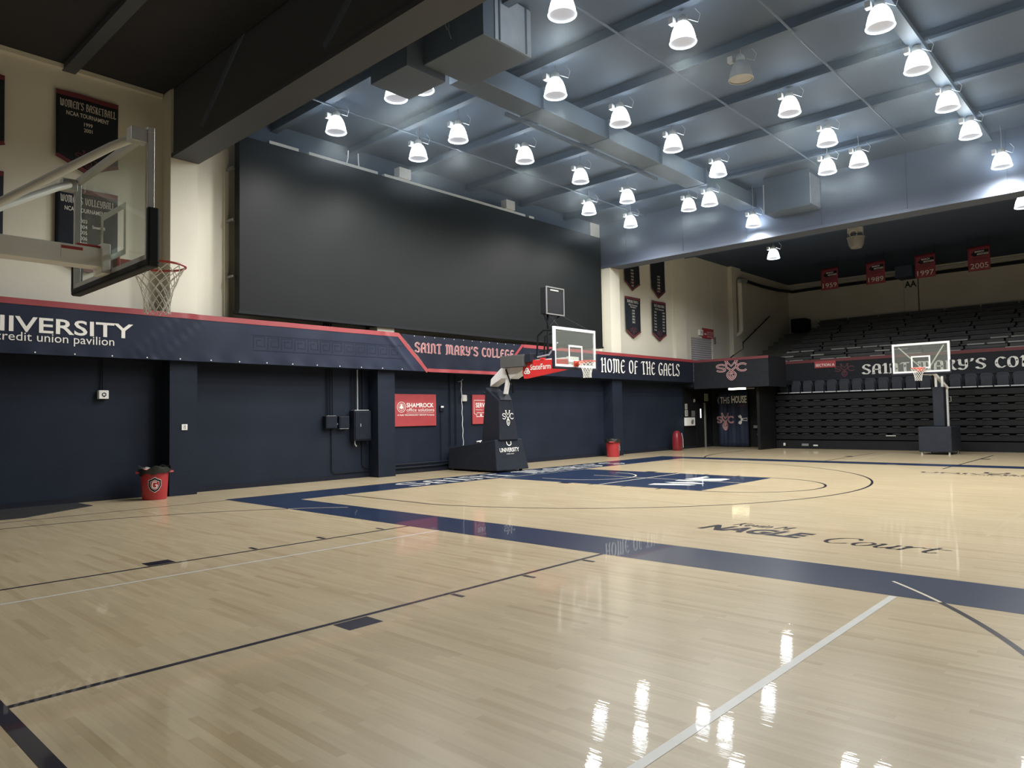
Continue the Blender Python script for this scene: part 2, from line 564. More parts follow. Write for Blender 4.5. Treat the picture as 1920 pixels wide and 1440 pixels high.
def gaelic(txt, u0, u1, v0, v1, wd=0.15, thin=0.4, gap=0.10):
    F, x = [], 0.0
    for ch in txt:
        adv, st = GAEL[ch]
        for s_ in st:
            pts = [(x + a, b) for a, b in (smooth_pts(s_, 4) if len(s_) > 2 else s_)]
            F += pen(pts, wd, thin, 22)
        x += adv + gap
    return fit(F, u0, u1, v0, v1)

def script(txt, u0, u1, v0, v1):
    """slanted roman italic for the painted word on the floor"""
    G = {
     'C': (.95, [[(.86, .78), (.80, .95), (.58, 1.0), (.26, .85), (.08, .50), (.14, .18), (.38, .0), (.66, .06), (.80, .18)]]),
     'o': (.66, [[(.34, .62), (.12, .48), (.06, .22), (.20, .02), (.40, .06), (.54, .28), (.54, .50), (.34, .62)]]),
     'u': (.74, [[(.02, .56), (.14, .62), (.10, .20), (.18, .02), (.34, .06), (.52, .30)], [(.58, .62), (.52, .10), (.60, .02), (.72, .10)]]),
     'r': (.62, [[(.02, .54), (.14, .62), (.10, .0)], [(.12, .34), (.30, .56), (.48, .62), (.58, .56)]]),
     't': (.60, [[(.26, .84), (.16, .20), (.22, .02), (.38, .02), (.50, .12)], [(.02, .58), (.66, .62)]]),
    }
    F, x = [], 0.0
    for ch in txt:
        adv, st = G[ch]
        for s_ in st:
            pts = smooth_pts(s_, 6) if len(s_) > 2 else s_
            F += pen([(x + a + .22 * b, b) for a, b in pts], .13, .30, 10)
        x += adv
    return fit(F, u0, u1, v0, v1)

def emblem_strokes():
    """interlocked M, S and C over a shield with a G"""
    m_ = [[(-.34, 1.0), (-.34, .46)], [(.34, 1.0), (.34, .46)], [(-.34, .96), (0, .56), (.34, .96)],
          [(-.46, 1.0), (-.22, 1.0)], [(.22, 1.0), (.46, 1.0)],
          [(-.34, .50), (.20, .06)], [(.34, .50), (-.20, .06)]]
    s_ = [smooth_pts([(-.44, .62), (-.64, .70), (-.92, .66), (-.98, .54), (-.80, .45), (-.54, .39), (-.42, .29), (-.54, .19), (-.82, .18), (-1.0, .27)], 4)]
    c_ = [smooth_pts([(1.0, .60), (.86, .70), (.62, .70), (.44, .58), (.40, .44), (.46, .28), (.64, .18), (.88, .18), (1.0, .28)], 4)]
    sh = [smooth_pts([(-.24, .02), (-.27, -.18), (-.18, -.36), (0, -.48), (.18, -.36), (.27, -.18), (.24, .02), (0, .08)], 4, True)]
    g_ = [smooth_pts([(.09, -.06), (0, -.03), (-.09, -.10), (-.09, -.24), (0, -.32), (.09, -.25), (.09, -.17), (.02, -.17)], 3)]
    return m_, s_, c_, sh, g_
def emblem(u0, u1, v0, v1, wd):
    F = []
    for i, grp in enumerate(emblem_strokes()):
        for st in grp:
            F += ribbon(st, wd * (0.7 if i == 4 else 1), closed=(i == 3))
    su, sv = (u1 - u0) / 2.0, (v1 - v0) / 1.5
    cu, cv = (u0 + u1) / 2, v0 + .5 * sv
    return [([(cu + x * su, cv + y * sv) for x, y in vs], fs) for vs, fs in F]

def sliced(F, du, dv=0.0):
    """cut the polygons along u (and v) so that they can follow a wavy surface"""
    if len(F) > 1:
        return [q for one in F for q in sliced([one], du, dv)]
    bm = bmesh.new()
    for vs, fs in F:
        k = [bm.verts.new((u, v, 0)) for u, v in vs]
        for f in fs:
            try:
                bm.faces.new([k[i] for i in f])
            except ValueError:
                pass
    for ax, st in ((0, du), (1, dv)):
        if not st or not bm.verts:
            continue
        lo = min(v.co[ax] for v in bm.verts)
        hi = max(v.co[ax] for v in bm.verts)
        for q in range(1, int((hi - lo) / st) + 1):
            co = Vector((0, 0, 0))
            co[ax] = lo + q * st
            no = Vector((1, 0, 0)) if ax == 0 else Vector((0, 1, 0))
            bmesh.ops.bisect_plane(bm, geom=bm.verts[:] + bm.edges[:] + bm.faces[:], plane_co=co, plane_no=no)
    bm.verts.index_update()
    out = [([(v.co.x, v.co.y) for v in bm.verts], [tuple(v.index for v in f.verts) for f in bm.faces])]
    bm.free()
    return out

def rect(u0, u1, v0, v1):
    return [([(u0, v0), (u1, v0), (u1, v1), (u0, v1)], [(0, 1, 2, 3)])]
def poly2(pts):
    return [(list(pts), [tuple(range(len(pts)))])]
def disc2(cu, cv, r, n=20):
    return poly2([(cu + r * math.cos(2 * math.pi * k / n), cv + r * math.sin(2 * math.pi * k / n)) for k in range(n)])
def ring2(cu, cv, r, wd, n=28, ry=None):
    ry = ry or r
    return ribbon([(cu + r * math.cos(2 * math.pi * k / n), cv + ry * math.sin(2 * math.pi * k / n)) for k in range(n)], wd, True)

def onX(x):
    return lambda u, v: (x, u, v)          # facing +x: u runs along y, v up
def onY(y):
    return lambda u, v: (u, y, v)          # facing -y: u runs along x, v up
def onZ(z):
    return lambda u, v: (u, v, z)

# ------------------------------------------------------------------ the hall
WX = -3.4
struct('floor', MB().box(WX - 0.2, 34, -16, 34.2, -0.1, 0.0), M['floor'], origin=(0, 0, 0))
FLOOR = bpy.data.objects['floor']

b = MB()
b.box(WX - 0.2, WX, -16, 34.2, 0, 3.05)
b.cur = 1
b.box(WX - 0.2, WX, -16, 34.2, 3.05, 8.45)
b.box(WX - 0.2, WX, -16, -0.8, 8.45, 9.6)
b.box(WX - 0.2, WX, 14.7, 34.2, 8.45, 9.6)
b.cur = 2
b.box(WX - 0.2, WX, -0.8, 14.7, 8.45, 9.6)
struct('wall_left', b, [M['navy_wall'], M['cream'], M['ceiling']])
struct('wall_far', MB().box(WX, 34, 34, 34.2, 0, 9.6), M['cream'])
struct('wall_right', MB().box(34, 34.2, -16, 34.2, 0, 9.6), M['cream'])
struct('wall_near', MB().box(WX, 34, -16.2, -16, 0, 9.6), M['cream'])
struct('ceiling', MB().box(WX, 34, -0.85, 15.3, 9.12, 9.3), M['ceiling'])
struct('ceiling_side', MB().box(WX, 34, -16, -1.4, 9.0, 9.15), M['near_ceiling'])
struct('ceiling_stand', MB().box(WX, 34, 15.9, 34, 9.0, 9.15), M['side_ceiling'])
# deep girders either side of the court, resting on the pillars
for ya, yb, zb in ((-1.36, -0.85, 7.46), (15.3, 15.9, 7.36)):
    b = MB()
    b.box(-2.95 if yb < 0 else WX, 34, ya, yb, zb + 0.09, 9.6)
    b.box(-2.95 if yb < 0 else WX, 34, ya - 0.05, yb + 0.05, zb, zb + 0.09)
    if yb > 0:
        for k in range(14):
            b.box(WX + 1.2 + 2.44 * k, WX + 1.23 + 2.44 * k, ya - 0.02, ya, zb + 0.12, 9.12)
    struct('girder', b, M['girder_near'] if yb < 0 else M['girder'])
# roof joists across the court
JOISTS = (1.3, 3.55, 5.75, 8.1, 10.6, 13.1)
for y in JOISTS:
    b = MB()
    b.box(WX, 34, y - 0.04, y + 0.04, 8.96, 9.12)
    b.box(WX, 34, y - 0.09, y + 0.09, 8.90, 8.96)
    struct('joist', b, M['ceiling'])
# beams below the near side roof and the stand roof
for y in (-3.3, -6.2, -9.2):
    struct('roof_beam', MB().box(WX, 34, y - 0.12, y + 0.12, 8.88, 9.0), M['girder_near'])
struct('roof_beam', MB().box(2.62, 3.42, 32.9, 34, 8.42, 9.0), M['side_ceiling'])
struct('roof_beam', MB().box(WX, 34, 21.5, 21.9, 8.75, 9.0), M['side_ceiling'])
# raking braces on the near girder's outer face
for x0 in (0.6, 5.2, 9.8):
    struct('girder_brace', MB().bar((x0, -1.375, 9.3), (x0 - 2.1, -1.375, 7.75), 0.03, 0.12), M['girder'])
# pillars of the left wall
def pillar(y0, y1, top, name='pillar'):
    b = MB()
    b.box(WX, -2.95, y0, y1, 0, 3.05)
    b.cur = 1
    b.box(WX, -2.95, y0, y1, 3.05, top)
    return struct(name, b, [M['navy_wall'], M['cream']])
pillar(-1.42, -0.82, 9.2)
pillar(4.14, 4.72, 4.6)
pillar(15.3, 15.95, 7.36)
struct('pilaster', MB().box(WX, WX + 0.12, 20.8, 21.75, 3.05, 9.0), M['cream'])
struct('pilaster', MB().box(WX, WX + 0.22, 26.3, 27.3, 3.05, 9.0), M['cream'])
struct('wall_joint', MB().box(WX, WX + 0.012, 24.42, 24.48, 5.4, 9.0), M['cream'])
struct('wall_joint', MB().box(WX, WX + 0.05, 0.0, 0.10, 3.05, 8.45), M['cream'])
struct('baseboard_left', MB().box(WX, WX + 0.025, -16, 24, 0, 0.11), M['dark_box'])
struct('trim_1', MB().box(WX, WX + 0.10, -16, -1.45, 8.90, 8.99), M['cream'])
struct('trim_2', MB().box(WX, 34, 33.86, 34, 8.78, 8.87), M['pale_grey'])
struct('pilaster', MB().box(2.76, 3.40, 33.9, 34, 4, 8.42), M['cream'])
for x in (2.74, 3.41):
    struct('wall_joint', MB().box(x, x + .03, 33.94, 34, 4, 8.5), M['concrete'])
struct('mezzanine_slab', MB().box(WX, -2.86, -16, 21.4, 2.96, 3.06), M['navy_wall'])

# vestibule under the corner of the upper deck
struct('corner_slab', MB().box(WX, 0.62, 21.45, 25.2, 2.78, 2.96), M['vinyl_black'])
struct('wall_vestibule', MB().box(WX, 0.1, 24.2, 24.3, 0, 2.78), M['bleach_dark'])
struct('wall_vestibule_side', MB().box(-0.12, 0.0, 21.9, 24.2, 0, 2.78), M['bleach_dark'])
struct('wall_vestibule_liner', MB().box(WX, WX + 0.015, 21.45, 24.2, 0, 2.78), M['bleach_dark'])
struct('lintel', MB().box(WX, 0.60, 21.5, 21.62, 2.72, 2.78), M['bleach_dark'])

# ------------------------------------------------------------------ court markings (paint on the floor)
def paint(name, F, m, z):
    return MB().flat(F, onZ(z)).build(name, m, FLOOR, fix=False)
def band(x0, y0, x1, y1, a0, b0, a1, b1):
    o = [(x0, y0), (x1, y0), (x1, y1), (x0, y1)]
    i = [(a0, b0), (a1, b0), (a1, b1), (a0, b1)]
    return [(o + i, [(k, (k + 1) % 4, 4 + (k + 1) % 4, 4 + k) for k in range(4)])]
def arc(cx, cy, r, a0, a1, wd, n=64):
    return ribbon([(cx + r * math.cos(a0 + (a1 - a0) * k / n), cy + r * math.sin(a0 + (a1 - a0) * k / n)) for k in range(n + 1)], wd)
paint('court_border', band(-1.32, -0.97, 29.97, 16.15, 0, 0, 28.65, 15.24), M['court_navy'], 0.001)
paint('lane_paint', rect(0, 5.79, 5.79, 9.45), M['court_navy'], 0.001)
R3 = 6.725
a3 = math.asin(6.6 / R3)
xs3 = 1.6 + R3 * math.cos(a3)
paint('three_point_line', arc(1.6, 7.62, R3, -a3, a3, 0.05, 96) + rect(0, xs3, 0.995, 1.045) + rect(0, xs3, 14.195, 14.245), M['court_line'], 0.0015)
paint('free_throw_arc', arc(5.79, 7.62, 1.805, -math.pi / 2, math.pi / 2, 0.05), M['court_line'], 0.0015)
F = []
for x in (2.15, 3.05, 3.95, 4.85):
    for y0, y1 in ((5.59, 5.79), (9.45, 9.65)):
        F += rect(x, x + (0.3 if x < 2.5 else 0.05), y0, y1)
paint('lane_hash', F, M['court_line'], 0.0015)
F = arc(1.6, 7.62, 1.22, -math.pi / 2, math.pi / 2, 0.045) + rect(0.02, 0.055, 5.79, 9.45)
F += rect(3.21, 3.26, 5.79, 9.45) + rect(1.6, 5.79, 7.80, 7.84)
F += rect(1.0, 1.6, 6.38, 6.42)
paint('lane_white_line', F, M['court_pale'], 0.0015)
# the conference zigzag mark
wcc = [[(4.20, 6.34), (4.15, 6.70), (4.57, 6.90), (5.11, 6.93), (5.07, 6.70)],
       [(4.19, 7.09), (4.72, 7.43), (5.12, 7.30), (5.13, 7.12), (4.47, 6.97)],
       [(4.20, 7.55), (4.16, 7.84), (4.70, 7.86), (5.15, 7.94), (4.57, 7.58)],
       [(4.21, 7.97), (4.26, 9.00), (4.46, 8.79), (4.42, 8.32), (4.95, 8.65), (5.13, 8.55), (5.15, 8.0), (4.70, 7.90)]]
F = []
for p_ in wcc:
    F += poly2(p_)
paint('court_mark', F, M['court_white'], 0.002)
# baseline word: tops of the letters towards the wall
F = gaelic("SAINT MARY'S", 3.05, 12.2, 0.0, 0.98, wd=.20)
MB().flat(F, lambda u, v: (-0.15 - v, u, 0.002)).build('lettering', M['court_white'], FLOOR, fix=False)
# long side lettering
F = text('NAGLE', 8.13, 9.62, 1.37, 1.84, bold=0.042, shear=0.28)
F += script('Court', 9.86, 11.24, 1.29, 1.80)
F += text('Kevin M.', 8.40, 9.22, 1.92, 2.20, shear=0.45)
paint('lettering', F, M['court_line'], 0.002)
F = text('UNIVERSITY', 8.22, 11.55, 12.80, 13.08, bold=0.02)
F += text('credit union', 9.1, 10.7, 12.55, 12.68)
F += ribbon(smooth_pts([(9.55, 13.62), (9.58, 13.36), (9.78, 13.26), (9.98, 13.36), (10.0, 13.62)], 5), .10)
paint('lettering', F, M['court_line'], 0.002)
# cross court nearest the camera
F = rect(-0.6, 20, -6.86, -6.77)
paint('cross_baseline', F, M['court_line'], 0.001)
F = rect(4.62, 4.67, -6.77, -0.97) + rect(8.17, 8.22, -6.77, -0.97)
paint('cross_lane_line', F, M['court_line'], 0.001)
F = rect(8.235, 8.46, -4.63, -4.31) + rect(4.38, 4.605, -4.66, -4.36)
for y in (-3.39, -2.41, -1.42):
    F += rect(8.235, 8.39, y, y + 0.05) + rect(4.42, 4.60, y, y + 0.05)
paint('lane_hash', F, M['court_line'], 0.001)
cx, cy, RR = 6.43, -5.20, 6.725
aa = math.asin((cy * -1 - 0.97) / RR)
ab = math.asin((-cy) / RR) - 0.03
F = arc(cx, cy, RR, 0, aa, 0.05) + arc(cx, cy, RR, math.pi - aa, math.pi, 0.05)
F += rect(cx + RR - .025, cx + RR + .025, -6.77, cy) + rect(cx - RR - .025, cx - RR + .025, -6.77, cy)
paint('cross_three_point_line', F, M['court_line'], 0.001)
F = arc(cx, cy, RR, aa, aa + 0.115, 0.03) + arc(cx, cy, RR, math.pi - aa - 0.16, math.pi - aa, 0.03)
paint('cross_three_point_line', F, M['court_pale'], 0.002)
paint('dark_line', rect(-1.15, -1.11, -12, -0.97), M['court_line'], 0.001)
paint('white_line', rect(11.27, 11.33, -9, -0.99), M['court_white'], 0.0013)
paint('white_line', rect(5.31, 5.35, -9, -0.97), M['court_white'], 0.0013)
paint('white_line', rect(-2.17, -2.14, 0.9, 6.0), M['court_white'], 0.001)
paint('faint_line', rect(11.31, 11.36, 2.9, 12), M['court_tan'], 0.001)
# far cross court
F = rect(4.66, 4.71, 16.15, 21.3) + rect(8.42, 8.47, 16.15, 21.3) + rect(8.40, 8.45, 14.3, 15.24)
F += rect(8.47, 8.72, 18.95, 19.25) + rect(4.42, 4.66, 18.7, 19.0)
F += arc(6.43, 19.2, RR, math.pi, math.pi + 0.47, 0.06) + rect(6.43 - RR - .03, 6.43 - RR + .03, 19.2, 21.0)
paint('far_cross_lines', F, M['court_line'], 0.001)
paint('far_white_line', rect(5.31, 5.35, 16.15, 21.5), M['court_pale'], 0.001)

# ------------------------------------------------------------------ long vinyl banners on the mezzanine rail
BX = -2.78
def wrinkle(y, z):
    t = 0.010 * math.sin(2.1 * y + 1.3 * z) + 0.007 * math.sin(5.3 * y - 3.1 * z + 1.0)
    t += 0.020 * math.exp(-((y + 1.6 - (z - 3.5) * 1.1) / 0.10) ** 2) - 0.018 * math.exp(-((y + 1.35 - (z - 3.5) * 1.1) / 0.09) ** 2)
    t += 0.030 * max(0, 3.1 - z) / 0.15 * math.sin(9 * y) * 0.35
    t += 0.018 * math.exp(-((y - 5.2 - (3.0 - z)) / 0.10) ** 2)
    return t
def vin(off):
    return lambda u, v: (BX + off + wrinkle(u, v), u, v)
def cloth(poly_l, poly_r, z0, z1, ny, nz=8):
    """strip whose left and right ends are lines y = f(z)"""
    vs, fs = [], []
    for j in range(nz + 1):
        z = z0 + (z1 - z0) * j / nz
        a, c = poly_l(z), poly_r(z)
        for i in range(ny + 1):
            y = a + (c - a) * i / ny
            vs.append((y, z))
    for j in range(nz):
        for i in range(ny):
            k = j * (ny + 1) + i
            fs.append((k, k + 1, k + ny + 2, k + ny + 1))
    return [(vs, fs)]
def strip(pts, wd, n=60):
    """border strip following a polyline, subdivided so it lies on the wrinkles"""
    out = []
    for (a, c) in zip(pts[:-1], pts[1:]):
        L_ = math.hypot(c[0] - a[0], c[1] - a[1])
        k = max(1, int(L_ / 0.05))
        out += [(a[0] + (c[0] - a[0]) * i / k, a[1] + (c[1] - a[1]) * i / k) for i in range(k)]
    out.append(pts[-1])
    return ribbon(out, wd)
def eyelets(F, parent, fn):
    MB().flat(F, fn).build('eyelets', M['white_paint'], parent, fix=False)

zt, zb = 4.0, 2.95
# 1 the sponsor banner
slantL = lambda z: 4.72 + (zt - z) * 1.05
t = thing('rail_banner', 'navy vinyl rail banner reading UNIVERSITY credit union pavilion, left of the red slant', 'banner', (BX, -2.6, zb), 'banners along the mezzanine rail')
MB().flat(cloth(lambda z: -11, slantL, zb, zt, 420), vin(0)).build('cloth', M['vinyl_navy'], t, smooth=True, fix=False)
MB().flat(strip([(-11, 3.94), (4.72, 3.94), (5.78, 2.95)], 0.115), vin(0.008)).build('border', M['red'], t, smooth=True, fix=False)
F = text('UNIVERSITY', -5.27, -2.24, 3.36, 3.66, bold=0.015)
MB().flat(sliced(F, .06, .13), vin(0.008)).build('lettering', M['white_paint'], t, fix=False)
F = text('credit union pavilion', -4.63, -2.60, 3.14, 3.36)
MB().flat(sliced(F, .06, .13), vin(0.008)).build('lettering', M['white_paint'], t, fix=False)
F = []
for k in range(12):                                            # printed interlace, barely darker than the cloth
    y = 0.6 + 0.36 * k
    F += ribbon([(y - .16, 3.32), (y - .16, 3.60), (y + .12, 3.60), (y + .12, 3.38), (y - .08, 3.38), (y - .08, 3.52), (y + .04, 3.52)], .028)
F += rect(0.4, 4.9, 3.27, 3.29) + rect(0.4, 4.9, 3.63, 3.65)
MB().flat(sliced(F, .06, .13), vin(0.004)).build('printed_pattern', M['vinyl_tone'], t, fix=False)
F = []
for k in range(14):
    F += disc2(-4.0 + 0.68 * k, 2.985, 0.014, 8)
eyelets(F, t, vin(0.02))
# 2 the college banner
slantR = lambda z: 9.96 - (zt - z) * 1.0
t = thing('rail_banner', "dark rail banner with red outlined SAINT MARY'S COLLEGE lettering and a red bottom edge", 'banner', (BX, 7.4, zb), 'banners along the mezzanine rail')
MB().flat(cloth(lambda z: slantL(z) + 0.06, lambda z: slantR(z) - 0.03, zb - 0.02, zt - 0.02, 60), vin(0)).build('cloth', M['vinyl_dark'], t, smooth=True, fix=False)
MB().flat(strip([(5.80, 2.99), (8.93, 2.99)], 0.10) + strip([(8.90, 2.96), (9.93, 3.98)], 0.09), vin(0.007)).build('border', M['red'], t, smooth=True, fix=False)
MB().flat(gaelic("SAINT MARY'S COLLEGE", 5.30, 9.50, 3.47, 3.79, wd=.22, thin=.7), vin(0.012)).build('lettering_outline', M['outline'], t, fix=False)
MB().flat(gaelic("SAINT MARY'S COLLEGE", 5.32, 9.48, 3.48, 3.78, wd=.11, thin=.4), vin(0.018)).build('lettering', M['red'], t, fix=False)
F = []
for k in range(12):
    F += disc2(5.3 + 0.38 * k, 3.95, 0.012, 8)
eyelets(F, t, vin(0.02))
# 3 the home banner
t = thing('rail_banner', 'black rail banner reading HOME OF THE GAELS under a red top edge', 'banner', (BX, 15.6, zb), 'banners along the mezzanine rail')
MB().flat(cloth(lambda z: slantR(z), lambda z: 21.38, zb + 0.03, zt, 90), vin(0)).build('cloth', M['vinyl_dark'], t, smooth=True, fix=False)
MB().flat(strip([(9.96, 3.94), (21.38, 3.94)], 0.11), vin(0.008)).build('border', M['red'], t, smooth=True, fix=False)
MB().flat(gaelic('HOME OF THE GAELS', 14.30, 20.12, 3.20, 3.78, wd=.16, thin=.42), vin(0.014)).build('lettering', M['white_paint'], t, fix=False)
# corner panel
t = thing('corner_panel', 'dark panel with a red outlined monogram above the corner doorway', 'sign', (-1.08, 21.42, 2.68))
MB().box(-2.78, 0.66, 21.40, 21.45, 2.68, 3.96).build('board', M['vinyl_black'], t, bevel=0.01)
MB().box(0.62, 0.66, 21.45, 23.2, 2.68, 3.96).build('side_board', M['vinyl_black'], t)
MB().box(-2.78, 0.67, 21.385, 21.41, 3.86, 3.97).build('border', M['dull_red'], t)
MB().flat(emblem(-1.66, -0.30, 3.02, 3.86, .13), onY(21.392)).build('emblem_outline', M['outline'], t, fix=False)
MB().flat(emblem(-1.66, -0.30, 3.02, 3.86, .06), onY(21.388)).build('emblem', M['dull_red'], t, fix=False)

# ------------------------------------------------------------------ video wall
t = thing('video_wall', 'huge dark video screen hung on the cream wall above the banners', 'screen', (-2.95, 7.35, 4.19))
MB().box(-3.10, -2.86, 0.12, 14.6, 4.19, 8.38).build('screen', M['led'], t, bevel=0.01)
MB().box(-3.12, -2.84, 0.10, 14.62, 4.13, 4.20).build('bottom_trim', M['black'], t)
for a, c in ((0.9, 1.7), (2.0, 4.15), (4.38, 10.3), (10.5, 10.75)):
    MB().box(-3.0, -2.88, a, c, 8.38, 8.46).build('top_rail', M['pale_grey'], t)
for y, z in ((0.06, 5.0), (0.06, 6.35), (0.06, 7.6)):
    MB().box(-3.38, -3.05, y - 0.03, y + 0.05, z, z + 0.05).build('wall_bracket', M['grey'], t)
for y in (4.85, 9.28):
    MB().box(-3.05, -2.80, y, y + 0.42, 8.46, 8.76).build('power_box', M['pale_grey'], t, bevel=0.01)
for y, dy in ((3.15, 0.05), (3.55, -0.02)):
    MB().tube([(-2.92, y, 8.44), (-2.92, y + dy, 8.62), (-2.92, y + dy * 1.2, 8.82)], 0.018, 6).build('cable_end', M['white_metal'], t, smooth=True)
for y0, n in ((2.66, 4), (4.02, 5), (4.35, 3)):
    b = MB()
    for k in range(n):
        b.tube([(WX + 0.12, y0 + 0.07 * k, 3.05), (WX + 0.12, y0 + 0.07 * k, 4.3)], 0.018, 8)
    b.build('cable_drop', M['black_metal'], t, smooth=True)

# ------------------------------------------------------------------ pennant banners
def pennant(label, yc, hw, ztop, zside, ztip, lines, x, sag=0.03, emb=True, grp='pennants on the left wall', red='dull_red'):
    t = thing('pennant_banner', label, 'pennant', (x, yc, ztip), grp)
    def fn(off):
        return lambda u, v: (x + off + 0.012 * math.sin(7 * u + 2 * v) + 0.02 * (ztop - v) / max(0.1, ztop - ztip), u, v)
    n = 12
    vs, fs = [], []
    for i in range(n + 1):
        q = -1 + 2 * i / n
        zlow = ztip + (zside - ztip) * abs(q)
        for j in range(9):
            vs.append((yc + q * hw, ztop + (zlow - ztop) * j / 8))
    for i in range(n):
        for j in range(8):
            k = i * 9 + j
            fs.append((k, k + 1, k + 10, k + 9))
    MB().flat([(vs, fs)], fn(0)).build('cloth', M['felt'], t, smooth=True, fix=False, solid=0.004)
    o = 0.045
    MB().flat(sliced(rect(yc - hw, yc + hw, ztop - 0.10, ztop), .09), fn(0.009)).build('top_border', M[red], t, fix=False)
    MB().flat(sliced(ribbon([(yc - hw, zside + 0.03), (yc, ztip + 0.06), (yc + hw, zside + 0.03)], 0.085), .09), fn(0.010)).build('lower_border', M[red], t, fix=False)
    if lines:
        F = []
        for kind, s_, u0, u1, v0, v1 in lines:
            F += gaelic(s_, yc + u0, yc + u1, v0, v1, wd=.17) if kind == 'g' else text(s_, yc + u0, yc + u1, v0, v1, bold=0.012)
        MB().flat(sliced(F, .09), fn(0.012)).build('lettering', M['grey_letter'], t, fix=False)
    if emb:
        hh = hw * 0.4
        MB().flat(emblem(yc - hh, yc + hh, ztip + 0.14, ztip + 0.14 + hh * 1.5, .10), fn(0.012)).build('emblem', M['emblem_red'], t, fix=False)
    return t
px = WX + 0.06
pennant("navy pennant reading WOMEN'S BASKETBALL NCAA TOURNAMENT 1999 2001 on the near wall", -2.955, .585, 8.46, 7.06, 6.79,
        [('g', "WOMEN'S BASKETBALL", -.52, .54, 8.12, 8.29), ('t', 'NCAA TOURNAMENT', -.40, .40, 7.97, 8.06),
         ('t', '1999', -.08, .08, 7.80, 7.88), ('t', '2001', -.08, .08, 7.68, 7.76)], px)
yrs = ['2003', '2004', '2005', '2006', '2009', '2010', '2012']
ln = [('g', "WOMEN'S VOLLEYBALL", -.50, .52, 6.14, 6.30), ('t', 'NCAA TOURNAMENT', -.42, .38, 5.98, 6.07), ('t', 'Sweet 16', .10, .34, 5.68, 5.75)]
for k, s_ in enumerate(yrs):
    ln.append(('t', s_, -.18, .0, 5.76 - .12 * k, 5.84 - .12 * k))
pennant("navy pennant reading WOMEN'S VOLLEYBALL seen through the glass of the nearest backboard", -2.955, .585, 6.48, 4.98, 4.72, ln, px)
pennant('upper pennant cut off by the left edge of the view', -5.0, .585, 8.42, 7.05, 6.79, None, px)
pennant('lower pennant cut off by the left edge of the view', -5.0, .585, 6.52, 5.02, 4.75, None, px)
years_a = [('t', s_, -.10, .10, 5.98 - .12 * k, 6.06 - .12 * k) for k, s_ in enumerate(['1988', '1999', '2001', '2002', '2003'])]
pennant('lower pennant nearer the big screen, one middle column of years', 17.45, .56, 6.47, 5.05, 4.74,
        [('g', "BASKETBALL", -.42, .44, 6.22, 6.34), ('t', 'WCC Tournament', -.34, .34, 6.10, 6.17), ('t', 'Champions', -.22, .22, 6.0, 6.08)] +
        [(k_, s_, a, c, d - .12, e - .12) for k_, s_, a, c, d, e in years_a], px)
yl = []
for k in range(7):
    yl.append(('t', ['1999', '2001', '2002', '2003', '2012', '2015', '2016'][k], .26, .44, 5.98 - .13 * k, 6.05 - .13 * k))
    yl.append(('t', ['2nd', '2nd', '1st', '1st', '1st', '2nd', '1st'][k], -.42, -.26, 5.98 - .13 * k, 6.05 - .13 * k))
pennant('lower pennant farther from the big screen, with two columns of years', 19.5, .56, 6.5, 5.06, 4.75,
        [('g', "MEN'S BASKETBALL", -.42, .44, 6.24, 6.36), ('t', 'NCAA Tournament', -.36, .38, 6.12, 6.19)] + yl, px)
years_b = [('t', s_, -.10, .10, 7.55 - .13 * k, 7.63 - .13 * k) for k, s_ in enumerate(['1947', '1959', '1978', '1980', '1989', '1997'])]
pennant('upper pennant nearer the big screen, its top hidden behind the girder', 17.45, .55, 8.5, 7.05, 6.72, years_b, px)
pennant('upper pennant farther from the big screen, its top hidden behind the girder', 19.5, .56, 8.5, 7.0, 6.62, years_b, px)

# ------------------------------------------------------------------ things on the navy wall
def wall_sign(name, label, y0, y1, z0, z1, F, m=None):
    t = thing(name, label, 'sign', (WX + 0.03, (y0 + y1) / 2, z0))
    MB().box(WX + 0.01, WX + 0.045, y0, y1, z0, z1).build('panel', m or M['sign_red'], t, bevel=0.004)
    MB().flat(F, onX(WX + 0.049)).build('lettering', M['white_paint'], t, fix=False)
    return t
y0, y1, z0, z1 = 5.02, 6.60, 1.37, 2.31
F = text('SHAMROCK', 5.46, 6.50, 1.92, 2.05, bold=0.02) + text('office solutions', 5.46, 6.52, 1.80, 1.90)
F += text('A FLEX TECHNOLOGY GROUP Company', 5.12, 6.52, 1.665, 1.72, bold=0.02) + rect(5.46, 6.50, 1.755, 1.762)
F += ring2(5.27, 1.93, .15, .014) + ring2(5.27, 1.93, .10, .010)
for a in (90, 210, 330):
    F += disc2(5.27 + .038 * math.cos(math.radians(a)), 1.94 + .038 * math.sin(math.radians(a)), .036)
F += rect(5.26, 5.28, 1.86, 1.92)
wall_sign('wall_sign', 'red SHAMROCK office solutions sign on the navy wall', y0, y1, z0, z1, F)
F = text('SERVICE', 8.27, 8.95, 1.91, 2.06, bold=0.015) + text('Heating • Cooling', 8.27, 8.95, 1.81, 1.86)
F += ribbon([(9.1, 2.14), (8.20, 2.14), (8.20, 1.72), (8.30, 1.68), (8.30, 1.62), (9.1, 1.62)], .016)
F += ribbon([(9.1, 1.74), (8.32, 1.74), (8.32, 1.60)], .014) + disc2(8.50, 1.67, .04)
wall_sign('wall_sign', 'red heating and cooling service sign half hidden by the padded goal', 8.13, 9.2, 1.38, 2.32, F)

def wall_box(name, label, cat, y0, y1, z0, z1, d=0.1, m='pale_grey', x=WX, bev=0.008):
    b = MB().box(x, x + d, y0, y1, z0, z1)
    o = b.build(name, M[m], bevel=bev)
    return tag(o, label, cat)
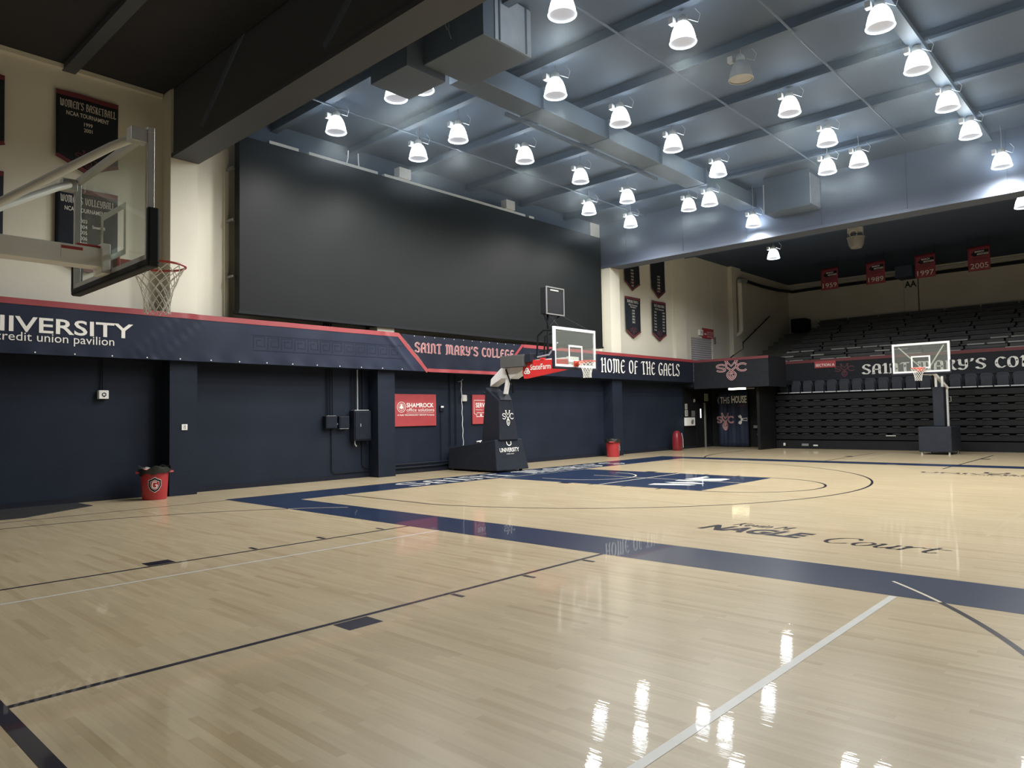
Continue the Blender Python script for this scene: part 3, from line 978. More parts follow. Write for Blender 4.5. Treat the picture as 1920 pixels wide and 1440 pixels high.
# receptacle on the near bay
t = thing('wall_receptacle', 'white electrical outlet box at the end of a dark drop pipe', 'outlet', (WX + 0.1, -2.63, 2.12))
MB().box(WX, WX + 0.12, -2.72, -2.53, 2.12, 2.30).build('housing', M['white_metal'], t, bevel=0.012)
MB().flat(ring2(-2.62, 2.21, .035, .016, 12) + rect(-2.63, -2.61, 2.16, 2.19), onX(WX + 0.126)).build('socket', M['dark_box'], t, fix=False)
MB().tube([(WX + 0.06, -2.63, 2.29), (WX + 0.06, -2.63, 3.0)], 0.018, 8).build('conduit', M['dark_box'], t, smooth=True)
t = thing('wall_plate', 'small square white wall plate on the pillar beside the red bin', 'outlet', (-2.94, -1.10, 1.43))
MB().box(-2.95, -2.935, -1.165, -1.04, 1.43, 1.56).build('plate', M['white_metal'], t, bevel=0.004)
MB().flat(ring2(-1.10, 1.48, .022, .010, 10) + ring2(-1.10, 1.525, .02, .008, 10), onX(-2.932)).build('socket', M['grey'], t, fix=False)
# switchgear
t = thing('junction_box', 'left square black junction box below the wall conduits', 'electrical box', (WX + 0.1, 2.86, 1.37))
MB().box(WX, WX + 0.16, 2.68, 3.03, 1.37, 1.70).build('housing', M['dark_box'], t, bevel=0.01)
MB().box(WX + 0.16, WX + 0.17, 2.70, 3.01, 1.39, 1.68).build('cover', M['dark_box'], t, bevel=0.004)
MB().box(WX + 0.02, WX + 0.17, 2.70, 2.98, 1.70, 1.706).build('top_edge', M['nosing'], t)
t = thing('junction_box', 'right square black junction box with worn edges, joined to its neighbour', 'electrical box', (WX + 0.1, 3.25, 1.36))
MB().box(WX, WX + 0.16, 3.09, 3.41, 1.36, 1.69).build('housing', M['dark_box'], t, bevel=0.01)
MB().box(WX + 0.16, WX + 0.17, 3.12, 3.39, 1.38, 1.67).build('cover', M['dark_box'], t, bevel=0.004)
MB().box(WX + 0.05, WX + 0.17, 3.10, 3.38, 1.355, 1.362).build('worn_edge', M['nosing'], t)
MB().tube([(WX + 0.08, 3.035, 1.48), (WX + 0.08, 3.085, 1.48)], 0.025, 8).build('nipple', M['silver'], t, smooth=True)
t = thing('electrical_cabinet', 'tall black electrical cabinet under a bundle of conduits', 'electrical box', (WX + 0.1, 3.8, 1.02))
MB().box(WX + .002, WX + 0.22, 3.52, 4.08, 1.02, 1.84).build('housing', M['dark_box'], t, bevel=0.012)
cd_ = MB().box(WX + 0.22, WX + 0.24, 3.55, 4.05, 1.06, 1.80).build('door', M['dark_box'], t, bevel=0.006)
MB().box(WX + 0.24, WX + 0.255, 3.70, 3.72, 1.40, 1.48).build('latch', M['silver'], cd_)
MB().box(WX + 0.02, WX + 0.20, 3.56, 4.02, 1.84, 1.855).build('top_fitting', M['nosing'], t)
b = MB().tube([(WX + 0.1, 3.62, 1.02), (WX + 0.1, 3.62, 0.93), (WX + 0.12, 3.66, 0.86)], 0.02, 8)
b.build('drain_fitting', M['silver'], t, smooth=True)
b = MB().tube([(WX + 0.03, 3.9, 1.02), (WX + 0.03, 3.9, 0.34), (WX + 0.03, 4.02, 0.26), (WX + 0.03, 4.14, 0.26)], 0.012, 8)
b.build('lead', M['black'], t, smooth=True)
pts_c = [(2.81, 1.7), (2.88, 1.7), (2.95, 1.7), (3.58, 1.85), (3.66, 1.85), (3.74, 1.85), (3.83, 1.85), (3.93, 1.85)]
for k, (y, z) in enumerate(pts_c):
    o = MB().tube([(WX + 0.06, y, z), (WX + 0.06, y, 2.98)], 0.017 if k != 5 else 0.022, 8).build('conduit_pipe', M['dark_box'] if k != 5 else M['galv'], smooth=True)
    if k < 3:
        tag(o, 'dark conduit pipe running down to the left junction box', 'pipe', 'conduits above the left junction box')
    elif k == 5:
        tag(o, 'bare metal conduit pipe above the tall electrical cabinet', 'pipe')
    else:
        tag(o, 'dark conduit pipe running down to the tall electrical cabinet', 'pipe', 'conduits above the tall cabinet')
o = MB().tube([(WX + 0.03, 2.93, 1.37), (WX + 0.03, 2.93, 0.26), (WX + 0.03, 3.02, 0.17), (WX + 0.03, 4.1, 0.17)], 0.012, 8).build('wall_cable', M['black'], smooth=True)
tag(o, 'thin dark cable dropping from the left junction box and along the wall foot', 'cable')
for k, (z, wd_) in enumerate(((0.28, 0.02), (0.18, 0.022))):
    o = MB().tube([(WX + 0.05, 4.74, z), (WX + 0.05, 6.6, z), (WX + 0.05, 7.0, z + 0.02 * k), (WX + 0.05, 7.7, z + 0.04)], wd_, 8).build('skirting_pipe', M['dark_box'], smooth=True)
    tag(o, ('upper' if k == 0 else 'lower') + ' dark pipe along the wall foot below the SHAMROCK sign', 'pipe')
t = thing('wall_control', 'small dark wall control with a pale label right of the SHAMROCK sign', 'control', (WX + 0.05, 6.84, 1.80))
MB().box(WX, WX + 0.05, 6.76, 6.92, 1.80, 1.98).build('housing', M['dark_box'], t, bevel=0.006)
MB().box(WX + 0.05, WX + 0.055, 6.79, 6.90, 1.91, 1.96).build('label_strip', M['white_paint'], t)
MB().tube([(WX + 0.02, 6.8, 1.8), (WX + 0.02, 6.8, 0.32)], 0.01, 6).build('lead', M['black'], t, smooth=True)
for y in (7.18, 7.42):
    o = MB().tube([(WX + 0.04, y, 0.75), (WX + 0.04, y, 2.96)], 0.018, 8).build('conduit_pipe', M['dark_box'], smooth=True)
    tag(o, 'dark conduit pipe left of the hanging white cord', 'pipe', 'conduits beside the white cord')
random.seed(3)
pts = [(WX + 0.10, 7.60 + 0.012 * math.sin(k * 1.3) + 0.006 * k / 3, 2.74 - 0.075 * k) for k in range(28)]
t = thing('hanging_rope', 'long white cord hanging from a hook on the navy wall', 'cord', (WX + 0.1, 7.6, 0.68))
MB().tube(pts, 0.011, 6).build('cord', M['white_metal'], t, smooth=True)
MB().tube([(WX, 7.56, 2.72), (WX + 0.12, 7.58, 2.74), (WX + 0.12, 7.66, 2.80)], 0.012, 6).build('hook', M['silver'], t, smooth=True)
pts = [(WX + 0.30, 8.70 - 0.004 * k + 0.01 * math.sin(k), 2.30 - 0.07 * k) for k in range(22)]
t = thing('hanging_rope', 'white cord hanging over the half hidden red service sign', 'cord', (WX + .3, 8.9, .8))
MB().tube(pts, 0.013, 6).build('cord', M['white_metal'], t, smooth=True)
MB().tube([(WX, 8.70, 2.40), (WX + .28, 8.70, 2.36), (WX + .30, 8.70, 2.30)], .010, 6).build('hook', M['silver'], t, smooth=True)
wall_box('wall_device', 'rounded white device box beside the hanging white cord', 'wall device', 7.66, 7.86, 2.10, 2.31, 0.10, 'pale_grey', bev=0.03)
t = thing('wall_valve', 'small silver tap fitting on the wall left of the padded goal', 'tap', (WX + 0.06, 8.36, 0.74))
MB().tube([(WX, 8.34, 0.80), (WX + 0.12, 8.36, 0.80), (WX + 0.14, 8.40, 0.74)], 0.03, 8).build('spout', M['silver'], t, smooth=True)
MB().tube([(WX + 0.10, 8.24, 0.82), (WX + 0.10, 8.46, 0.84)], 0.018, 8).build('handle', M['white_metal'], t, smooth=True)

# ------------------------------------------------------------------ bins, floor mat, red case
def bin_(label, x, y, face, bagh):
    t = thing('rubbish_bin', label, 'bin', (x, y, 0), 'red rubbish bins by the navy wall')
    prof = [(0.0, 0.0), (0.225, 0.0), (0.235, 0.02), (0.268, 0.56), (0.285, 0.57), (0.292, 0.60), (0.285, 0.625), (0.262, 0.63), (0.25, 0.60)]
    MB().lathe(prof, (x, y, 0), 32).build('body', M['bin_red'], t, smooth=True)
    for s in (0.6, 0.6 + math.pi):
        a = face + math.pi / 2 + (0 if s < 1 else math.pi)
        c = Vector((x + 0.31 * math.cos(a), y + 0.31 * math.sin(a), 0.57))
        d = Vector((math.cos(a), math.sin(a), 0))
        n_ = Vector((-d.y, d.x, 0))
        MB().tube([c - n_ * 0.11 - d * 0.05, c - n_ * 0.08 + d * 0.03, c + n_ * 0.08 + d * 0.03, c + n_ * 0.11 - d * 0.05], 0.022, 8).build('handle', M['bin_red'], t, smooth=True)
    n, vs, fs = 36, [], []
    for j, (r, z) in enumerate(((0.255, 0.50), (0.262, 0.63), (0.308, 0.672), (0.318, 0.615), (0.310, 0.555))):
        for k in range(n):
            a = 2 * math.pi * k / n
            dz = bagh * 0.035 * (math.sin(3 * a + j) + 0.6 * math.sin(7 * a + 2 * j)) * (1 if j > 0 else 0)
            if j == 4:
                dz += bagh * 0.05 * math.sin(a * 2 + 0.4)
            vs.append((x + r * math.cos(a), y + r * math.sin(a), z + dz))
    for j in range(4):
        for k in range(n):
            fs.append((j * n + k, j * n + (k + 1) % n, (j + 1) * n + (k + 1) % n, (j + 1) * n + k))
    MB().add(vs, fs).build('bin_liner', M['bag'], t, smooth=True)
    def fn(off):
        def g(u, v):
            a = face - u / 0.26 * -1
            r = 0.232 + 0.036 * v / 0.56 + 0.006 + off
            return (x + r * math.cos(a), y + r * math.sin(a), v)
        return g
    def shield(s):
        return [(0, .165 * s), (.065 * s, .125 * s), (.125 * s, .105 * s), (.13 * s, -.02 * s), (.085 * s, -.105 * s), (0, -.16 * s),
                (-.085 * s, -.105 * s), (-.13 * s, -.02 * s), (-.125 * s, .105 * s), (-.065 * s, .125 * s)]
    cz = 0.315
    for s, m_, o in ((1.0, 'white_paint', 0), (0.93, 'dark_box', .002), (0.68, 'white_paint', .004), (0.62, 'bin_red', .006)):
        P = [(a, c + cz) for a, c in shield(s)]
        cc = (0, cz)
        F = [([cc] + P, [(0, i + 1, (i + 1) % 10 + 1) for i in range(10)])]
        MB().flat(F, fn(o)).build('shield', M[m_], t, fix=False)
    G = smooth_pts([(.035, .055), (-.01, .065), (-.04, .04), (-.045, -.03), (-.02, -.06), (.03, -.055), (.042, -.02), (.042, 0), (.008, 0)], 3)
    MB().flat(ribbon([(a, c + cz) for a, c in G], .02), fn(.009)).build('lettering', M['white_paint'], t, fix=False)
    return t
bin_('red bin with black liner and a G shield standing beside the near pillar', -2.70, -1.82, math.atan2(-6, 15.9), 1.0)
bin_('farther red bin standing left of the far pillar, its G shield turned away', -2.78, 15.0, math.atan2(6, 12), 0.5)
o = MB().prism([(-1.55, -6.0, 0.0), (-1.55, -4.4, 0.0), (-2.50, -3.06, 0.0), (-3.30, -3.10, 0.0), (-3.30, -6.0, 0.0)], (0, 0, 0.012)).build('floor_mat', M['mat_rubber'])
tag(o, 'dark rubber mat on the floor against the near wall', 'mat')
t = thing('upright_case', 'upright red rounded case with a thin black handle against the far wall', 'case', (-2.95, 20.1, 0))
vs, fs, lev = [], [], ((.14, .21, 0), (.17, .24, .04), (.175, .245, .30), (.165, .225, .55), (.14, .18, .72), (.09, .11, .83), (.03, .03, .865))
for hx, hy, z in lev:
    for k in range(20):
        a = 2 * math.pi * k / 20
        q = lambda c: math.copysign(abs(c) ** .55, c)
        vs.append((-2.94 + hx * q(math.cos(a)), 20.1 + hy * q(math.sin(a)) - .06 * z, z))
for j in range(len(lev) - 1):
    for k in range(20):
        fs.append((j * 20 + k, j * 20 + (k + 1) % 20, (j + 1) * 20 + (k + 1) % 20, (j + 1) * 20 + k))
fs.append(tuple(range(20)))
fs.append(tuple(range((len(lev) - 1) * 20, len(lev) * 20)))
MB().add(vs, fs).build('shell', M['case_red'], t, smooth=True)
MB().tube([(-2.75, 20.24, .12), (-2.745, 20.22, .5), (-2.745, 20.12, .76)], .012, 6).build('painted_highlight', M['pale_grey'], t, smooth=True)  # pale strip standing in for a highlight on the shell
MB().tube([(-2.94, 20.0, .84), (-2.94, 20.0, 1.1), (-2.94, 19.92, 1.26), (-2.94, 19.80, 1.3)], .014, 8).build('handle', M['black'], t, smooth=True)

# ------------------------------------------------------------------ vestibule
t = thing('door_curtain', 'navy curtain printed THIS HOUSE with a red monogram in the corner doorway', 'curtain', (-2.14, 23.9, 0.02))
def fold(u, off=0.0, v=1.0):
    g = 0.5 + 0.5 * min(1, v)
    return 23.9 - off - 0.028 * math.sin(u * 13) * g - 0.009 * math.sin(u * 31 + 0.6) - 0.05 * max(0, .6 - v) * math.sin(u * 5 + 1)
vs, fs = [], []
for i in range(61):
    for j in range(13):
        u = -2.92 + 1.48 * i / 60
        v = 0.02 + 2.56 * j / 12
        vs.append((u, fold(u, 0, v), v))
for i in range(60):
    for j in range(12):
        k = i * 13 + j
        fs.append((k, k + 1, k + 14, k + 13))
MB().add(vs, fs).build('cloth', M['vinyl_navy'], t, smooth=True, solid=0.006)
cf = lambda off: (lambda u, v: (u, fold(u, off, v), v))
MB().flat(sliced(text('(', -2.93, -2.86, 2.03, 2.34) + text('THIS', -2.78, -2.32, 2.03, 2.34) + text('HOUSE', -2.22, -1.50, 2.04, 2.38, bold=0.03), .025), cf(.012)).build('lettering', M['white_paint'], t, fix=False)
MB().flat(sliced(text('COURT', -1.95, -1.52, 1.88, 1.99, bold=0.02), .025), cf(.012)).build('lettering', M['dull_red'], t, fix=False)
MB().flat(sliced(emblem(-2.98, -2.16, .80, 1.56, .13), .025), cf(.012)).build('emblem_outline', M['outline'], t, fix=False)
MB().flat(sliced(emblem(-2.98, -2.16, .80, 1.56, .06), .025), cf(.016)).build('emblem', M['red'], t, fix=False)
F = poly2([(-1.93, 1.44), (-1.80, 1.50), (-1.74, 1.42), (-1.74, 1.32), (-1.88, 1.36)]) + poly2([(-1.93, 1.10), (-1.80, 1.04), (-1.74, 1.12), (-1.74, 1.24), (-1.88, 1.20)])
F += rect(-1.78, -1.70, 1.22, 1.34) + ribbon([(-1.70, 1.32), (-1.50, 1.34), (-1.50, 1.22), (-1.70, 1.24)], .03, True)
MB().flat(sliced(F, .025), cf(.014)).build('printed_mark', M['grey_letter'], t, fix=False)
t = thing('tube_light', 'lit yellowish fluorescent tube under the corner panel', 'light', (-0.8, 21.76, 2.62))
MB().box(-1.42, -0.10, 21.70, 21.82, 2.68, 2.78).build('housing', M['black'], t)
MB().tube([(-1.30, 21.76, 2.635), (-0.52, 21.76, 2.635)], 0.042, 10).build('tube', M['tube_lit'], t, smooth=True)
MB().tube([(-0.52, 21.76, 2.64), (-0.14, 21.76, 2.64)], 0.034, 10).build('unlit_tube', M['grey'], t, smooth=True)
# door in the left wall of the vestibule
b = MB().box(WX + 0.015, WX + 0.06, 22.60, 23.30, 0, 2.05)
struct('door_1', b, M['bleach_dark'])
D = bpy.data.objects['door_1']
MB().box(WX + 0.015, WX + 0.12, 23.30, 23.38, 0, 2.08).build('frame', M['concrete'], D)
MB().box(WX + 0.06, WX + 0.065, 22.93, 23.02, 1.38, 1.80).build('pane', M['door_light'], D)
def notice(name, label, y0, y1, z0, z1, m='pale_grey', F=None, d=0.012):
    x = WX + 0.02
    t = thing(name, label, 'notice', (x, (y0 + y1) / 2, z0))
    MB().box(x, x + d, y0, y1, z0, z1).build('sheet', M[m], t, bevel=0.003)
    MB().flat(F if F else [f for k in range(3) for f in rect(y0 + .04, y1 - .04, z1 - .06 - (z1 - z0 - .08) / 3 * k - .03, z1 - .06 - (z1 - z0 - .08) / 3 * k)], onX(x + d + .003)).build('print', M['grey'], t, fix=False)
notice('wall_box', 'white wall box with a dark emblem beside the corner door', 21.50, 22.28, 1.04, 1.41, 'white_metal',
       poly2([(21.95, 1.10), (22.12, 1.10), (22.16, 1.25), (22.10, 1.33), (21.98, 1.30), (21.90, 1.2)]), d=0.12)
notice('notice', 'upper narrow white notice above the white wall box', 21.60, 21.80, 1.78, 2.04, 'pale_grey')
notice('notice', 'lower narrow white notice just above the white wall box', 21.58, 21.84, 1.47, 1.75, 'pale_grey')
notice('notice', 'grey square notice left of the narrow lit door pane', 22.18, 22.50, 1.45, 1.72, 'grey')
notice('notice', 'tiny white notice high beside the corner door', 22.40, 22.54, 2.12, 2.26, 'white_metal')
notice('notice', 'pale green notice above the corner door', 23.43, 23.80, 2.17, 2.52, 'notice')
t = thing('wall_dispenser', 'small grey wall box with a looped hose right of the curtain', 'dispenser', (-1.07, 24.1, 0.86))
MB().box(-1.24, -0.92, 23.98, 24.2, 0.87, 1.0).build('housing', M['grey'], t, bevel=0.012)
MB().tube([(-0.94 + 0.14 * math.sin(a), 23.97, 0.84 - 0.16 + 0.16 * math.cos(a)) for a in [k * .35 for k in range(13)]], .012, 6).build('hose', M['grey'], t, smooth=True)

# ------------------------------------------------------------------ upper corner: shutter, signs, pipe, handrail
b = MB()
for k in range(20):
    z = 3.08 + 0.104 * k
    b.add([(WX + 0.02, 22.36, z), (WX + 0.05, 22.36, z + .05), (WX + 0.02, 22.36, z + .104), (WX + 0.02, 24.3, z), (WX + 0.05, 24.3, z + .05), (WX + 0.02, 24.3, z + .104)],
          [(0, 1, 4, 3), (1, 2, 5, 4)])
struct('door_2', b, M['shutter'])
MB().box(WX, WX + 0.08, 24.3, 24.4, 3.06, 5.2).build('frame', M['cream'], bpy.data.objects['door_2'])
wall_sign('direction_sign', 'red direction sign above the grey roller shutter', 23.42, 24.52, 5.17, 5.66,
          text('RESTROOM', 23.85, 24.46, 5.45, 5.51) + text('EXIT', 23.85, 24.46, 5.35, 5.41) + text('SEATING', 23.85, 24.46, 5.24, 5.30) + poly2([(23.55, 5.38), (23.68, 5.44), (23.68, 5.40), (23.80, 5.40), (23.80, 5.36), (23.68, 5.36), (23.68, 5.32)]))
t = thing('exit_box', 'small pale exit light box left of the red direction sign', 'sign', (WX + .05, 23.2, 5.28))
MB().box(WX, WX + .10, 23.05, 23.38, 5.28, 5.55).build('housing', M['white_metal'], t, bevel=.01)
MB().flat(rect(23.12, 23.32, 5.36, 5.48), onX(WX + .104)).build('face', M['pale_grey'], t, fix=False)
t = thing('wall_pipe', 'thick cream downpipe on the corner pilaster with elbows at both ends', 'pipe', (WX + 0.4, 26.8, 5.3))
MB().tube([(WX + .42, 26.75, 5.75), (WX + .42, 26.75, 8.15)], .12, 16).build('pipe', M['cream'], t, smooth=True)
MB().tube([(WX + .42, 26.75, 8.12), (WX + .42, 26.78, 8.28), (WX + .42, 26.95, 8.36), (WX + .42, 27.4, 8.36)], .13, 14).build('upper_elbow', M['silver'], t, smooth=True)
MB().tube([(WX + .42, 26.75, 5.78), (WX + .36, 26.72, 5.62), (WX + .15, 26.68, 5.45)], .13, 14, r2=.06).build('lower_elbow', M['cream'], t, smooth=True)
o = MB().tube([(WX + .42, 27.4, 8.36), (WX + .40, 29.5, 8.33), (WX + .40, 31.5, 8.36), (WX + .42, 33.6, 8.5), (-2.2, 33.75, 8.55), (5, 33.78, 8.56), (14, 33.78, 8.56)], .085, 10).build('ceiling_pipe', M['dark_box'], smooth=True)
tag(o, 'dark pipe running along the top of the corner walls above the stand', 'pipe')
t = thing('handrail', 'dark stair handrail climbing the side wall of the upper stand', 'handrail', (WX + .25, 28.5, 4.3))
MB().tube([(WX + .2, 25.6, 4.1), (WX + .2, 26.0, 4.38), (WX + .2, 27.0, 4.75), (WX + .2, 27.35, 4.85), (WX + .2, 27.4, 5.2), (WX + .2, 30.8, 6.86)], .028, 8).build('rail', M['dark_box'], t, smooth=True)
for y, z in ((27.6, 5.28), (29.2, 6.06), (30.6, 6.74)):
    MB().tube([(WX, y, z - .06), (WX + .2, y, z)], .015, 6).build('bracket', M['dark_box'], t, smooth=True)
o = MB().box(WX + .01, WX + .06, 24.6, 24.72, 4.98, 5.3).build('wall_device', M['grey'], bevel=.01)
tag(o, 'small dark wall device right of the roller shutter top', 'wall device')
b = MB().flat(text('AA', 2.80, 3.36, 8.0, 8.34, bold=.02), onY(33.89))
o = b.build('section_letters', M['black'], fix=False)
tag(o, 'black section letters AA high on the back wall', 'sign')

# ------------------------------------------------------------------ stand: retracted lower seating
t = thing('retracted_seating', 'black bank of folded lower seating below the row of upright seats', 'bleacher', (9, 24.4, 0))
MB().box(0.12, 20, 23.75, 24.9, 0.0, 2.36).build('body', M['bleach_dark'], t)
MB().box(0.02, 20, 23.5, 23.75, 0.0, 0.36).build('skirt', M['bleach_dark'], t)
for k in range(7):
    z = 0.40 + 0.285 * k
    MB().box(0.02, 20, 23.50, 23.78, z, z + 0.215).build('row_front', M['bleach_dark'], t, bevel=.012)
MB().box(0.02, 20, 23.60, 23.95, 2.385, 2.405).build('deck', M['bleach_dark'], t)
# folded seats show as rounded noses between the row fronts; the hundred that show largest are parts, the rest one mass
pos = [(0.30 + 0.51 * i, 0.40 + 0.285 * k) for k in range(6) for i in range(25)]
pos.sort(key=lambda p: (p[0] - 13.2) ** 2)
def nose(b, x, z):
    P = [(-.15, .0), (-.17, .03), (-.12, .055), (0, .065), (.12, .055), (.17, .03), (.15, 0)]
    b.prism([(x + a, 23.46, z + .205 + c) for a, c in P], (0, .12, 0))
    return b
vis = [p for p in pos if p[0] < 10.2]
for x, z in vis[:100]:
    nose(MB(), x, z).build('folded_seat', M['folded'], t, bevel=.015)
b = MB()
for x, z in vis[100:]:
    nose(b, x, z)
o = b.build('folded_seats', M['folded'], t, bevel=.015)
o['kind'] = 'stuff'
# one rail under the upright row, broken by the brackets
t2 = thing('seat_rail', 'pale rail segments under the row of upright folded seats', 'rail', (9, 23.88, 2.40))
for i in range(36):
    MB().box(0.0 + 0.51 * i, 0.46 + 0.51 * i, 23.86, 23.90, 2.406, 2.445).build('segment', M['rail_white'], t2)
# upright seats, each a thing
first = None
for i in range(22):
    x = 0.26 + 0.51 * i
    lab = f'{ORD[i]} upright folded seat from the left end of the front row' if i < 18 else 'upright folded seat at the right end of the front row'
    if first is None:
        s_ = thing('folding_seat', lab, 'seat', (x, 23.98, 2.405), 'upright folded seats in the front row')
        P = [(-.18, 0), (-.215, .10), (-.215, .40), (-.18, .49), (-.10, .515), (.10, .515), (.18, .49), (.215, .40), (.215, .10), (.18, 0)]
        MB().prism([(x + a, 23.99, 2.43 + c) for a, c in P], (0, .05, 0)).build('backrest', M['seat'], s_, bevel=.015)
        P = [(-.17, 0), (-.19, .08), (-.18, .34), (-.10, .40), (.10, .40), (.18, .34), (.19, .08), (.17, 0)]
        MB().prism([(x + a, 23.93, 2.45 + c) for a, c in P], (0, .05, 0)).build('seat_pan', M['seat'], s_, bevel=.015)
        for q in (-.235, .235):
            MB().box(x + q - .012, x + q + .012, 23.90, 24.04, 2.405, 2.70).build('side_bracket', M['black_metal'], s_)
        first = s_
    else:
        s_ = copy_tree(first)
        s_.location = (x, 23.98, 2.405)
        s_['label'] = lab
# white stickers on the skirt
for x0, x1, z0_, z1_, lab in ((0.33, 0.42, .12, .24, 'leftmost small white sticker low on the black seating'),
                              (1.13, 1.42, .12, .22, 'wide grey sticker between two small ones low on the black seating'),
                              (1.62, 1.81, .12, .18, 'bright white sticker low on the black seating, right of the wide one')):
    o = MB().box(x0, x1, 23.485, 23.498, z0_, z1_).build('sticker', M['grey' if x1 - x0 > .25 else 'pale_grey'])
    tag(o, lab, 'sticker')
o = MB().box(4.5, 4.86, 23.46, 23.485, .56, .59).build('pull_handle', M['pale_grey'])
tag(o, 'thin pale pull bar on the black folded seating', 'handle')

# ------------------------------------------------------------------ stand: deck rail banner and upper rows
struct('deck_wall', MB().box(0.0, 34, 25.32, 25.5, 0, 3.6), M['bleach_dark'])
t = thing('deck_banner', "black deck banner reading SAINT MARY'S COLLEGE in grey with a dark red top edge", 'banner', (9, 25.3, 2.96))
MB().box(-0.9, 33.9, 25.28, 25.31, 2.96, 3.93).build('cloth', M['vinyl_black'], t)
MB().box(-0.9, 33.9, 25.27, 25.282, 3.80, 3.93).build('border', M['dull_red'], t)
MB().flat(gaelic("SAINT MARY'S COLLEGE", 3.13, 10.7, 3.14, 3.60, wd=.2, thin=.5), onY(25.268)).build('lettering', M['white_paint'], t, fix=False)
MB().flat(emblem(2.02, 2.82, 3.10, 3.66, .10), onY(25.272)).build('emblem', M['emblem_red'], t, fix=False)
t = thing('section_sign', 'red SECTION A sign on the black deck banner', 'sign', (1.6, 25.26, 3.54))
MB().box(1.15, 2.07, 25.245, 25.262, 3.54, 3.84).build('panel', M['sign_red'], t)
MB().flat(text('SECTION A', 1.20, 2.02, 3.60, 3.72, bold=.012), onY(25.24)).build('lettering', M['white_paint'], t, fix=False)
t = thing('upper_stand', 'dark tiered bench rows of the upper stand rising to the back wall', 'bleacher', (9, 29.5, 3.0))
for i in range(11):
    y = 25.75 + 0.74 * i
    z = 3.62 + 0.275 * i
    MB().box(-1.35, 33.98, y, 33.85, z - 0.28, z).build('riser', M['bleach_dark'], t)
    b = MB()
    x = -1.2 - 0.03 * i + (i % 2) * 0.2
    while x < 16:
        L_ = 1.55
        b.box(x, x + L_ - .08, y + .40, y + .44, z + .19, z + .31)
        b.box(x, x + L_ - .08, y + .06, y + .36, z + .10, z + .15)
        x += L_
    br_ = b.build('bench_row', M['bench'], t)
    b = MB()
    x = -1.2
    while x < 16:
        if random.random() < .8:
            b.box(x, x + .62, y + .03, y + .06, z + .09, z + .15)
        x += .72
    b.build('row_nosing', M['nosing'] if i < 4 else M['bench'], br_)
b = MB()
for i in range(11):
    y = 25.75 + 0.74 * i
    b.box(WX, -1.35, y, 33.85, 2.96 + .275 * i, 3.30 + .275 * i)
struct('stair', b, M['concrete'])
o = MB().box(-2.8, -2.0, 32.7, 33.6, 6.05, 6.82).build('camera_platform', M['bleach_dark'], bevel=.02)
tag(o, 'dark boxed platform at the top of the stand stairs', 'box')

# ------------------------------------------------------------------ hanging red banners over the stand
for xc, yr, lab in ((1.0, '1959', 'red March Madness banner for 1959 hanging over the stand'),
                    (3.07, '1989', 'red March Madness banner for 1989 hanging over the stand'),
                    (5.12, '1997', 'red March Madness banner for 1997 hanging over the stand'),
                    (7.16, '2005', 'red March Madness banner for 2005 hanging over the stand')):
    t = thing('hanging_banner', lab, 'banner', (xc, 28, 7.46), 'red tournament banners over the stand')
    fn = lambda off: (lambda u, v: (u, 28 - off - .03 * math.sin(4 * (u - xc) + 1.5 * v), v))
    F = cloth(lambda z: xc - .41, lambda z: xc + .41, 7.46, 8.50, 10, 8)
    MB().flat(F, fn(0)).build('cloth', M['banner_red'], t, smooth=True, fix=False, solid=.004)
    MB().flat(poly2([(xc - .30, 8.18), (xc - .12, 8.34), (xc + .36, 8.34), (xc + .36, 8.10), (xc - .18, 8.08)]), fn(.02)).build('printed_patch', M['black'], t, fix=False)
    MB().flat(text('MARCH', xc - .14, xc + .20, 8.23, 8.31, bold=.02, shear=.1) + text('MADNESS', xc - .06, xc + .36, 8.12, 8.20, bold=.02, shear=.1) +
              text(yr, xc - .32, xc + .34, 7.56, 7.78) , fn(.03)).build('lettering', M['grey_letter'], t, fix=False)
    MB().flat(rect(xc - .26, xc + .28, 8.0, 8.02) + rect(xc - .22, xc + .24, 7.93, 7.95), fn(.025)).build('printed_lines', M['emblem_red'], t, fix=False)
    MB().tube([(xc - .44, 28, 8.5), (xc + .44, 28, 8.5)], .015, 8).build('rod', M['black_metal'], t, smooth=True)
    for q in (-.38, .38):
        MB().tube([(xc + q, 28, 8.5), (xc + q, 28, 9.0)], .004, 5).build('wire', M['black_metal'], t)

